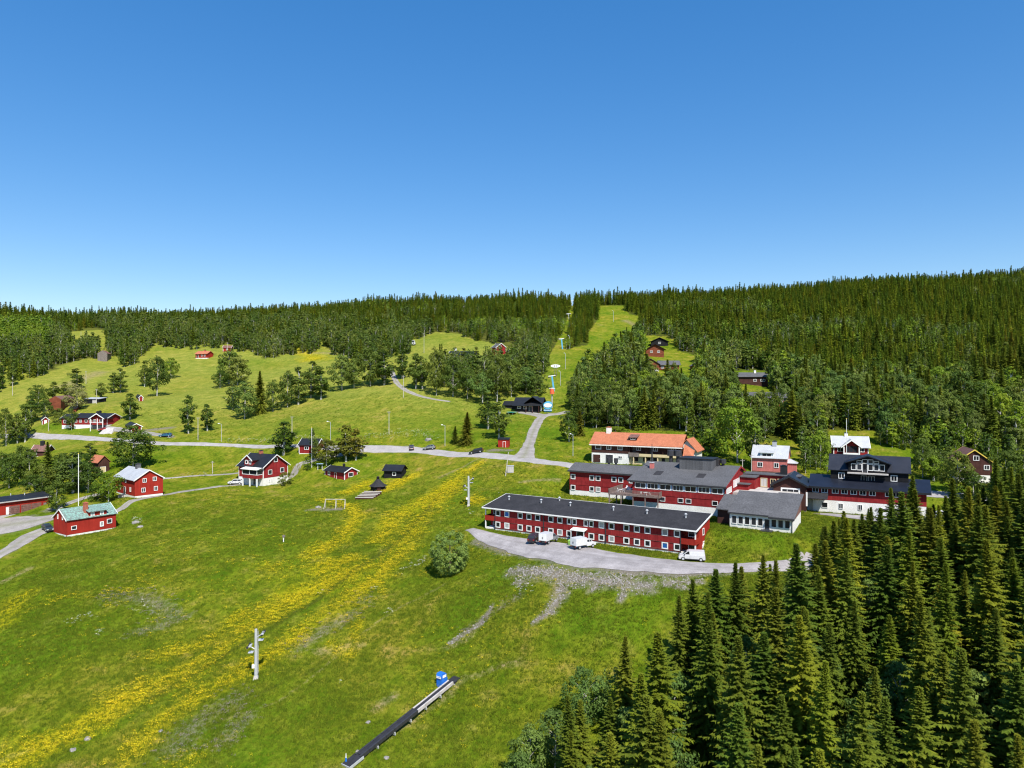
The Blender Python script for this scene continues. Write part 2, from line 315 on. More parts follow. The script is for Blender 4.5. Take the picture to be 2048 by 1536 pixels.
for nm,pts,kd in ROADS:
    w=[]
    for px,py,wd in pts:
        h=hit0(px,py,sn)
        if h:w.append((h[0],h[1],wd/2*(.8 if kd!='gravel' else .95)))
    # smooth by Catmull-Rom
    out=[]
    for i in range(len(w)-1):
        p0=w[max(0,i-1)];p1=w[i];p2=w[i+1];p3=w[min(len(w)-1,i+2)]
        k=max(2,int(math.hypot(p2[0]-p1[0],p2[1]-p1[1])/1.2))
        for j in range(k):
            t=j/k;out.append(tuple(.5*((2*b)+(c-a)*t+(2*a-5*b+4*c-d)*t*t+(-a+3*b-3*c+d)*t**3) for a,b,c,d in zip(p0,p1,p2,p3)))
    out.append(w[-1]);RW.append((nm,out,kd))
    x0=min(p[0]-p[2]*2.5 for p in out);x1=max(p[0]+p[2]*2.5 for p in out);y0=min(p[1]-p[2]*2.5 for p in out);y1=max(p[1]+p[2]*2.5 for p in out)
    i0,i1=np.searchsorted(XS,[x0,x1]);j0,j1=np.searchsorted(YS,[y0,y1]);X=GX[j0:j1,i0:i1];Y=GY[j0:j1,i0:i1]
    d,r=seg_dist(X,Y,out[::3]+[out[-1]])
    bed=sn(X,Y);a=np.clip(1.9-d/r,0,1);GZ[j0:j1,i0:i1]=GZ[j0:j1,i0:i1]*(1-a)+bed*a
    mGr[j0:j1,i0:i1]=np.maximum(mGr[j0:j1,i0:i1],np.clip(1.6-d/r,0,1)*.55*(.5+fbm(X,Y,3.,21)))
def pad(x,y,ang,u0,u1,v0,v1,z,soft=4.,z2=None):
    c,s_=math.cos(R(ang)),math.sin(R(ang));X=GX-x;Y=GY-y;u=X*c+Y*s_;v=-X*s_+Y*c
    d=np.hypot(np.maximum(np.maximum(u0-u,u-u1),0),np.maximum(np.maximum(v0-v,v-v1),0))
    a=np.clip(1-d/soft,0,1);a=a*a*(3-2*a)
    zz=z if z2 is None else z+(z2-z)*np.clip((v-v0)/(v1-v0),0,1)
    GZ[:]=GZ*(1-a)+zz*a
pad(-6.4,169,-32.06,-2,54,-3,2,-.12,5.);pad(-6.4,169,-32.06,0,44,10,12,1.6,3.)
pad(15.5,191,-30,-2,20,-3,2,4.55,5.);pad(15.5,191,-30,20,44,-15,-11,4.3,4.);pad(46,150,-32,-2,14,-4,2,4.15,3.5);pad(70.7,167,-27.5,0,25,-3,2,4.4,4.)
pad(-79.3,226,60,-5,1,-3,12,1.7,3.);pad(-79.3,226,60,0,11,-3,1,1.8,3.,);pad(-112.3,179,56,-1,13,-2,2,-4.3,4.);pad(-108.9,205,49,-2,9,-3,3,1.3,4.)
pad(23.9,214,-26.5,-1,28,-2,2,10.6,4.)
def gz(x,y):return _bil(GZ,XS,YS,x,y)
def gz1(x,y):return float(gz(x,y))
def hit(px,py):
    h=hit0(px,py,gz)
    return Vector((h[0],h[1],gz1(*h)))
ny,nx=GX.shape
V=np.stack([GX,GY,GZ],-1).reshape(-1,3)
ii=np.arange(ny*nx).reshape(ny,nx)
Fq=np.stack([ii[:-1,:-1],ii[:-1,1:],ii[1:,1:],ii[1:,:-1]],-1).reshape(-1,4)
def npmesh(name,V,Fc,mats,smooth=False):
    me=bpy.data.meshes.new(name);k=Fc.shape[1]
    me.vertices.add(len(V));me.vertices.foreach_set('co',np.asarray(V,np.float32).ravel())
    me.loops.add(Fc.size);me.loops.foreach_set('vertex_index',Fc.astype(np.int32).ravel())
    me.polygons.add(len(Fc));me.polygons.foreach_set('loop_start',np.arange(0,Fc.size,k,dtype=np.int32));me.polygons.foreach_set('loop_total',np.full(len(Fc),k,np.int32))
    if smooth:me.polygons.foreach_set('use_smooth',np.ones(len(Fc),bool))
    for m in mats:me.materials.append(m)
    me.update(calc_edges=True);me.validate();return me
def groundmat():
    m,n,l,b=newmat('meadow_ground');g=n.new('ShaderNodeNewGeometry');P=g.outputs['Position']
    def attr(nm):
        a=n.new('ShaderNodeAttribute');a.attribute_name=nm;return a
    A=attr('mask_a');B=attr('mask_b')
    sa=n.new('ShaderNodeSeparateColor');l.new(A.outputs['Color'],sa.inputs[0]);sb=n.new('ShaderNodeSeparateColor');l.new(B.outputs['Color'],sb.inputs[0])
    big=noise(n,l,P,.03,4);mid=noise(n,l,P,.22,5,.6);fin=noise(n,l,P,1.6,5,.7);vf=noise(n,l,P,5.,3,.7)
    def mix(fac,a,b_,bt='MIX'):
        x=n.new('ShaderNodeMix');x.data_type='RGBA';x.blend_type=bt
        if isinstance(fac,(int,float)):x.inputs[0].default_value=fac
        else:l.new(fac,x.inputs[0])
        for s,q in((6,a),(7,b_)):
            if isinstance(q,tuple):x.inputs[s].default_value=(*q,1)
            else:l.new(q,x.inputs[s])
        return x.outputs[2]
    def thr(att,nz,w=.18):
        # attribute broken up by noise
        s=n.new('ShaderNodeMath');s.operation='ADD';l.new(att,s.inputs[0]);l.new(nz,s.inputs[1])
        r=n.new('ShaderNodeMapRange');r.inputs[1].default_value=1.0-w;r.inputs[2].default_value=1.0+w;l.new(s.outputs[0],r.inputs[0]);return r.outputs[0]
    c1=ramp(n,[(.3,(.075,.128,.005)),(.45,(.13,.178,.008)),(.58,(.178,.202,.014)),(.72,(.25,.225,.042))]);l.new(mid.outputs[0],c1.inputs[0])
    c2=ramp(n,[(.35,(.72,.9,.7)),(.5,(1.,1.,1.)),(.65,(1.3,1.06,1.5))]);l.new(big.outputs[0],c2.inputs[0])
    col=mix(1.,c1.outputs[0],c2.outputs[0],'MULTIPLY')
    hy=n.new('ShaderNodeMath');hy.operation='MULTIPLY';l.new(A.outputs['Alpha'],hy.inputs[0]);hy.inputs[1].default_value=.6;col=mix(hy.outputs[0],col,mix(mid.outputs[0],(.19,.22,.028),(.36,.34,.075)))
    col=mix(sb.outputs[0],col,mix(mid.outputs[0],(.065,.145,.004),(.115,.185,.008)))       # lush
    col=mix(thr(sb.outputs[1],fin.outputs[0],.25),col,(.27,.22,.11))                       # dry
    col=mix(thr(sa.outputs[2],fin.outputs[0],.25),col,mix(vf.outputs[0],(.13,.15,.04),(.24,.2,.2)))        # purple-grey bloom
    yl=n.new('ShaderNodeMath');yl.operation='MULTIPLY';l.new(thr(sa.outputs[0],vf.outputs[0],.35),yl.inputs[0]);yl.inputs[1].default_value=.72
    col=mix(yl.outputs[0],col,(.52,.42,.008))
    mp=n.new('ShaderNodeMapping');mp.vector_type='TEXTURE';mp.inputs['Rotation'].default_value=(0,0,math.atan2(.91,.4));mp.inputs['Scale'].default_value=(7.,1.1,1.1);l.new(P,mp.inputs[0]);stn=noise(n,l,mp.outputs[0],1.,4,.65)
    sr=ramp(n,[(.32,(.66,.78,.6)),(.5,(1,1,1)),(.68,(1.32,1.18,1.4))]);l.new(stn.outputs[0],sr.inputs[0]);col=mix(.85,col,sr.outputs[0],'MULTIPLY')
    fr=ramp(n,[(.3,(.55,.6,.55)),(.5,(1,1,1)),(.72,(1.4,1.32,1.35))]);l.new(fin.outputs[0],fr.inputs[0]);col=mix(.8,col,fr.outputs[0],'MULTIPLY')
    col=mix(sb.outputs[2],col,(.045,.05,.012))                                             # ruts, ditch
    gv=ramp(n,[(.3,(.125,.105,.08)),(.55,(.225,.195,.16)),(.75,(.36,.33,.295))]);l.new(vf.outputs[0],gv.inputs[0])
    pn=noise(n,l,P,.55,4,.6);av=n.new('ShaderNodeMath');av.operation='MULTIPLY_ADD';l.new(pn.outputs[0],av.inputs[0]);av.inputs[1].default_value=1.5;l.new(fin.outputs[0],av.inputs[2]);av2=n.new('ShaderNodeMath');av2.operation='MULTIPLY';l.new(av.outputs[0],av2.inputs[0]);av2.inputs[1].default_value=.4
    col=mix(thr(sa.outputs[1],av2.outputs[0],.28),col,gv.outputs[0])
    l.new(col,b.inputs['Base Color']);b.inputs['Roughness'].default_value=.95;b.inputs['Specular IOR Level'].default_value=.05
    ad=n.new('ShaderNodeMath');ad.operation='ADD';l.new(fin.outputs[0],ad.inputs[0]);l.new(vf.outputs[0],ad.inputs[1])
    bp=n.new('ShaderNodeBump');bp.inputs['Strength'].default_value=.9;bp.inputs['Distance'].default_value=.35;l.new(ad.outputs[0],bp.inputs['Height']);l.new(bp.outputs[0],b.inputs['Normal'])
    return m
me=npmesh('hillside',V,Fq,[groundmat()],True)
def cattr(nm,*ch):
    a=me.attributes.new(nm,'FLOAT_COLOR','POINT');arr=np.ones((ny*nx,4),np.float32)
    for i,c in enumerate(ch):arr[:,i]=c.reshape(-1)
    a.data.foreach_set('color',arr.ravel())
GROUND=me;mHay=np.clip((GY-250)/70,0,1)*np.clip((30-GX)/30,0,1)*np.clip(.2+1.5*fbm(GX,GY,30.,19),0,1)
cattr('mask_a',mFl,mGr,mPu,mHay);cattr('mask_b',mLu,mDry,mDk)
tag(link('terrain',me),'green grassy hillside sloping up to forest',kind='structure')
def roadmat(name,c0,c1,tracks=True,tcol=(.16,.17,.07)):
    m,n,l,b=newmat(name);g=n.new('ShaderNodeNewGeometry');P=g.outputs['Position']
    a=noise(n,l,P,.35,5,.6);f=noise(n,l,P,4.,4,.75);r=ramp(n,[(.35,c0),(.65,c1)]);l.new(a.outputs[0],r.inputs[0])
    x=n.new('ShaderNodeMix');x.data_type='RGBA';x.blend_type='MULTIPLY';x.inputs[0].default_value=.7;rf=ramp(n,[(.3,(.62,.62,.62)),(.7,(1.25,1.25,1.25))]);l.new(f.outputs[0],rf.inputs[0]);l.new(r.outputs[0],x.inputs[6]);l.new(rf.outputs[0],x.inputs[7])
    col=x.outputs[2]
    if tracks:
        at_=n.new('ShaderNodeAttribute');at_.attribute_name='track';nz=noise(n,l,P,.8,4)
        s=n.new('ShaderNodeMath');s.operation='MULTIPLY';l.new(at_.outputs['Fac'],s.inputs[0]);l.new(nz.outputs[0],s.inputs[1])
        y=n.new('ShaderNodeMix');y.data_type='RGBA';l.new(s.outputs[0],y.inputs[0]);l.new(col,y.inputs[6]);y.inputs[7].default_value=(*tcol,1);col=y.outputs[2]
    l.new(col,b.inputs['Base Color']);b.inputs['Roughness'].default_value=.95;b.inputs['Specular IOR Level'].default_value=.1
    bp=n.new('ShaderNodeBump');bp.inputs['Strength'].default_value=.5;bp.inputs['Distance'].default_value=.08;l.new(f.outputs[0],bp.inputs['Height']);l.new(bp.outputs[0],b.inputs['Normal'])
    return m
RM={'road':roadmat('pale_asphalt',(.29,.272,.262),(.37,.348,.335),False),'track':roadmat('gravel_track',(.24,.22,.203),(.34,.315,.295)),'gravel':roadmat('grey_gravel',(.26,.24,.238),(.39,.362,.358),True,(.2,.182,.172))}
RL={'main_road':'pale grey road crossing the hillside','side_road':'gravel road climbing to the ski lift','lodge_forecourt':'gravel forecourt before the black lift lodge','hillside_track':'narrow gravel track bending through birches','lower_track':'gravel drive curving down to the red and white house','house_track':'gravel track along the grey roofed red house','mown_track':'thin pale track through the grass','yard_track':'gravel lane beneath the garden trees','gravel_yard':'gravel yard in front of the garage','yard_entrance':'gravel drive beside the green roofed house','drive':'gravel drive below the long red bungalow','parking_area':'gravel parking area before the long red building','back_road':'grey road behind the black roofed lodge','lodge_yard':'gravel strip along the white lodge basement'}
for q,(nm,w,kd) in enumerate(RW):
    vs=[];k=14 if kd=='gravel' else 8;tr=[]
    for i,(x,y,r) in enumerate(w):
        a=w[max(0,i-1)];c=w[min(len(w)-1,i+1)];dx,dy=c[0]-a[0],c[1]-a[1];L=math.hypot(dx,dy)+1e-6
        for j in range(k+1):
            t=(j/k-.5)*2
            rr=r if abs(t)<.9 else r*(.8+.4*float(fbm(np.array(x+t*50.),np.array(y),4.,31+q,2)))
            X=x-dy/L*t*rr;Y=y+dx/L*t*rr
            vs.append((X,Y,gz1(X,Y)+.05+.006*q+.03*(1-t*t)-(.0 if abs(t)<.95 else .05)));tr.append(math.exp(-(t/.28)**2)*.9 if kd=='track' else (float(np.clip(fbm(np.array(t*9.+3),np.array(i*.06),1.,77,3)*2.4-.8,0,1)) if kd=='gravel' else 0))
    n_=len(w);ix=np.arange(n_*(k+1)).reshape(n_,k+1);fc=np.stack([ix[:-1,:-1],ix[1:,:-1],ix[1:,1:],ix[:-1,1:]],-1).reshape(-1,4)
    rm=npmesh(nm,np.array(vs),fc[:,::-1],[RM[kd]],True)
    aa=rm.attributes.new('track','FLOAT','POINT');aa.data.foreach_set('value',np.array(tr,np.float32))
    tag(link(nm,rm),RL[nm],kind='structure')
# ---------------------------------------------------------------- trees
def leafmat(name,c0,c1,trans=.25,rough=.6):
    """foliage: hue varies from clump to clump and from tree to tree; Object Info colour tints the kind"""
    m=bpy.data.materials.new(name);m.use_nodes=True;n=m.node_tree.nodes;l=m.node_tree.links
    for x in list(n):
        if x.type!='OUTPUT_MATERIAL':n.remove(x)
    out=[x for x in n if x.type=='OUTPUT_MATERIAL'][0]
    g=n.new('ShaderNodeNewGeometry');oi=n.new('ShaderNodeObjectInfo');tc=n.new('ShaderNodeTexCoord')
    nz=noise(n,l,tc.outputs['Object'],.9,3);r=ramp(n,[(.3,c0),(.7,c1)]);l.new(nz.outputs[0],r.inputs[0])
    def mul(a,b,f=1.):
        x=n.new('ShaderNodeMix');x.data_type='RGBA';x.blend_type='MULTIPLY';x.inputs[0].default_value=f;l.new(a,x.inputs[6]);l.new(b,x.inputs[7]);return x.outputs[2]
    rr=ramp(n,[(0,(.72,.8,.75)),(.5,(1,1,1)),(1,(1.3,1.12,1.05))]);l.new(oi.outputs['Random'],rr.inputs[0])
    ri=ramp(n,[(0,(.75,.8,.8)),(1,(1.25,1.2,1.1))]);l.new(g.outputs['Random Per Island'],ri.inputs[0])
    c=mul(mul(mul(r.outputs[0],rr.outputs[0]),ri.outputs[0]),oi.outputs['Color'])
    d=n.new('ShaderNodeBsdfPrincipled');d.inputs['Roughness'].default_value=rough;d.inputs['Specular IOR Level'].default_value=.18;l.new(c,d.inputs['Base Color'])
    t=n.new('ShaderNodeBsdfTranslucent');l.new(c,t.inputs['Color']);mx=n.new('ShaderNodeMixShader');mx.inputs[0].default_value=trans
    l.new(d.outputs[0],mx.inputs[1]);l.new(t.outputs[0],mx.inputs[2]);l.new(mx.outputs[0],out.inputs['Surface']);return m
M['spruce']=leafmat('spruce_needles',(.066,.104,.009),(.2,.24,.019),.28,.85)
M['leaf']=leafmat('broad_leaves',(.085,.128,.017),(.16,.21,.032),.35,.6)
M['bark']=PM('spruce_bark',(.09,.06,.045),.95,.3,3.,None,.5)
M['birchbark']=PM('birch_bark',(.5,.48,.44),.9,.35,2.5,None,.3,fine=6)
def tri_mesh(name,T,mats,mi=None):
    T=np.asarray(T,np.float32);n=len(T);me=npmesh(name,T.reshape(-1,3),np.arange(n*3).reshape(n,3),mats)
    if mi is not None:me.polygons.foreach_set('material_index',np.asarray(mi,np.int32))
    return me
def trunk_tris(path,radii,n=6):
    T=[]
    for (p,r),(q,s) in zip(zip(path[:-1],radii[:-1]),zip(path[1:],radii[1:])):
        p=np.array(p);q=np.array(q);d=(q-p)/np.linalg.norm(q-p);a=np.cross(d,(1,0,0) if abs(d[0])<.8 else (0,1,0));a/=np.linalg.norm(a);b=np.cross(d,a)
        for i in range(n):
            t0,t1=2*math.pi*i/n,2*math.pi*(i+1)/n
            e=lambda c,rr,t:c+(a*math.cos(t)+b*math.sin(t))*rr
            T+=[[e(p,r,t0),e(p,r,t1),e(q,s,t1)],[e(p,r,t0),e(q,s,t1),e(q,s,t0)]]
    return T
def spruce(seed,R_,whorls,nb,st,low=.03,size=1.):
    """unit height 1 tree with base radius R_: drooping branches hung with needle sprays"""
    r=np.random.default_rng(seed);T=[]
    asym=1+.18*np.cos(np.linspace(0,2*math.pi,9)+r.uniform(0,6))
    for bi in range(whorls*nb):
            q=(bi+r.uniform(0,1))/(whorls*nb);t=low+(1-low)*(1-(1-q)**1.25)*.985
            L0=R_*((1-t)**.86)*(1. if t>.12 else .74+2.2*t)*(.86+.22*math.sin(t*whorls*6.283))+.0075*(1-t)**.25
            az=bi*2.39996+r.uniform(-.4,.4);L=L0*r.uniform(.55,1.18)*asym[int((az%6.283)/6.283*8)]
            up=(.75*t-.16)+r.uniform(-.1,.1);dr=(.5-.3*t)*r.uniform(.7,1.3)
            ca,sa=math.cos(az),math.sin(az)
            def pt(s):
                rad=L*s;z=t+up*L*s-dr*L*s*s+.16*L*max(0,s-.75)*2
                return np.array((ca*rad,sa*rad,z))
            w0=size*min(.034,max(.014,L*.38))
            for k2 in range(st):
                s=(k2+.55+r.uniform(-.25,.25))/st
                p=pt(min(s,1.));d=pt(min(1.,s+.15))-p;dn=np.linalg.norm(d)
                d=d/dn if dn>1e-9 else np.array((ca,sa,0.))
                sd=np.array((-sa,ca,0.));w=w0*(1.15-.55*s)*r.uniform(.75,1.3)
                for sg in(-1,1):
                    tip=p+sd*sg*w*r.uniform(.8,1.25)+d*w*r.uniform(.4,.9)-np.array((0,0,w*r.uniform(.25,.8)))
                    T.append([p-d*w*.55,p+d*w*.55,tip])
                T.append([p-d*w*.5+sd*w*.12,p+d*w*.6,p+d*w*.1-np.array((0,0,w*r.uniform(.7,1.25)))])
            e=pt(1.);T.append([e-np.array((-sa,ca,0))*w0*.45,e+np.array((-sa,ca,0))*w0*.45,e+np.array((ca,sa,-.25))*w0*.9])
    for a in(0,2.1,4.2):
        T.append([(math.cos(a)*.007,math.sin(a)*.007,.955),(math.cos(a+2.1)*.007,math.sin(a+2.1)*.007,.955),(0,0,1.)])
    return T,trunk_tris([(0,0,-.06),(0,0,.5),(0,0,.97)],[.013,.008,.0015],5)
def broad(seed,nl,leaf,shape='oval',fork=False):
    """unit height broadleaf: limbs from the trunk and leaf clumps on overlapping lobes"""
    r=np.random.default_rng(seed);T=[]
    if shape=='oval':env=lambda t:.185*max(0.,math.sin(math.pi*min(1,max(0,(t-.07)/.95))**.8))**.75;t0,nc,cr=.1,46,.062
    elif shape=='round':env=lambda t:.43*math.sqrt(max(0.,1-((t-.53)/.46)**2));t0,nc,cr=.1,60,.105
    elif shape=='ball':env=lambda t:.5*math.sqrt(max(0.,1-((t-.48)/.5)**2));t0,nc,cr=.02,170,.075
    else:env=lambda t:.52*math.sqrt(max(0.,1-((t-.36)/.62)**2));t0,nc,cr=.02,60,.11
    ts=np.linspace(t0,.96,60);ww=np.array([env(t)**1.3 for t in ts])+1e-6;ww/=ww.sum();ph=r.uniform(0,6.28,4);C=[]
    for k in range(nc):
        t=float(r.choice(ts,p=ww))+r.uniform(-.01,.01);az=k*2.39996+r.uniform(-.5,.5)
        wob=1+(.0 if shape=='ball' else .22)*math.sin(2*az+ph[0]+7*t)+(.04 if shape=='ball' else .16)*math.sin(3*az+ph[1]-9*t)
        rad=env(t)*wob*math.sqrt(r.uniform(.3 if shape!='ball' else .8,1.))-cr*.45;rad=max(0.,rad)
        C.append((math.cos(az)*rad,math.sin(az)*rad,t,cr*r.uniform(.7,1.3)))
    C.append((0,0,.93 if shape!='ball' else .9,cr*.8));per=max(4,nl//len(C))
    for x,y,z,q_ in C:
        for _ in range(per):
            d=r.normal(size=3);d/=np.linalg.norm(d)
            if d[2]<-.3 and r.random()<.55:d[2]=-d[2]
            q=q_*r.uniform(.35,1.)**.5
            p=np.array((x+d[0]*q,y+d[1]*q,z+d[2]*q*(.8 if shape!='oval' else .95)))
            o=np.array((x,y,(z-.45)*.6));on=np.linalg.norm(o)+1e-6
            nrm=d*.6+o/on*.45+r.normal(size=3)*.45+np.array((0,0,.3));nrm/=np.linalg.norm(nrm)
            a=np.cross(nrm,r.normal(size=3));a/=np.linalg.norm(a)+1e-9;b=np.cross(nrm,a);s=leaf*r.uniform(.6,1.35)
            T.append([p+a*s,p-a*s*.6+b*s*.8,p-a*s*.5-b*s*.85])
            if r.random()<.4:T.append([p+a*s*.9,p-a*s*.5-b*s*.85,p+a*s*.3-b*s*1.0-nrm*s*.4])
    K=trunk_tris([(0,0,-.05),(.008,-.005,.35),(0,.008,.8)],[.019,.014,.004],6)
    for x,y,z,_ in C[::max(1,len(C)//8)]:
        K+=trunk_tris([(0,0,max(.1,z-.2)),(x*.85,y*.85,z)],[.007,.0025],4)
    return T,K
PROTO={}   # key -> list of (crown mesh, trunk mesh)
def mk(key,gen,n,leafm,barkm):
    PROTO[key]=[]
    for i in range(n):
        T,K=gen(i);PROTO[key].append((tri_mesh(key+'_crown',T,[leafm]),tri_mesh(key+'_trunk',K,[barkm]),T,K))
mk('sp_near',lambda i:spruce(100+i,(.19,.21,.23,.2,.24,.18)[i],34,12,10,size=.74),6,M['spruce'],M['bark'])
mk('sp_mid',lambda i:spruce(200+i,(.17,.2,.22,.19)[i],20,9,3,size=1.5),4,M['spruce'],M['bark'])
mk('sp_far',lambda i:spruce(300+i,(.15,.17,.2,.165,.22)[i],12,7,2,low=.05,size=2.),5,M['spruce'],M['bark'])
mk('ov_mid',lambda i:broad(400+i,2400,.018,'oval'),5,M['leaf'],M['birchbark'])
mk('rd_mid',lambda i:broad(500+i,3600,.022,'round'),4,M['leaf'],M['birchbark'])
mk('bu_mid',lambda i:broad(600+i,2400,.026,'bush'),3,M['leaf'],M['bark'])
mk('bu_near',lambda i:broad(650+i,9000,.019,'ball'),1,M['leaf'],M['bark'])
mk('br_far',lambda i:broad(700+i,420,.045,('oval','round','round','oval')[i]),4,M['leaf'],M['birchbark'])
TINT={'birch':(1,1,1),'dark':(.72,.84,.7),'pale':(1.3,1.3,1.7),'bright':(1.5,1.6,.8),'grey':(1.35,1.25,1.7),'blossom':(2.2,1.75,4.5),'bluish':(1.05,1.2,1.7),'spruce':(1,1,1),'deep':(.72,.85,.95),'light':(1.25,1.18,.9),'tan':(1.18,1.03,.9),'rusty':(1.45,1.05,1.),'willow':(1.75,1.7,2.6),'young':(1.35,1.5,.9)}
def tree(key,name,label,x,y,h,w=None,tint='birch',group=None,cat=None,z=None,vi=None):
    ps=PROTO[key];i=rnd.randrange(len(ps)) if vi is None else vi
    z=gz1(x,y)-.05 if z is None else z
    o=thing(name,label,cat or 'tree',(x,y,z),rnd.uniform(0,6.28),group);o.rotation_euler.x=rnd.gauss(0,.022);o.rotation_euler.y=rnd.gauss(0,.022)
    base={'sp':.42,'ov':.36,'rd':.92,'bu':1.08,'br':.5}[key[:2]]
    sw=h if w is None else w/base
    o.scale=(sw,sw,h)
    t=TINT[tint];j=rnd.uniform(.88,1.12)
    for nm,me in(('crown',ps[i][0]),('trunk',ps[i][1])):
        c=link(nm,me,o);c.color=(t[0]*j,t[1]*j,t[2]*j,1)
    return o
def tip(px,py,h):
    """ground point of a tree of height h whose tip shows at the picture point"""
    Z=np.exp(np.linspace(np.log(42),np.log(850),1500));x=(px-CX)/F*Z
    d=(CZ-(py-CY)/F*Z)-gz(x,Z)-h;k=np.nonzero(d<0)[0]
    k=k[0] if len(k) else len(Z)-1
    return float(x[k]),float(Z[k])
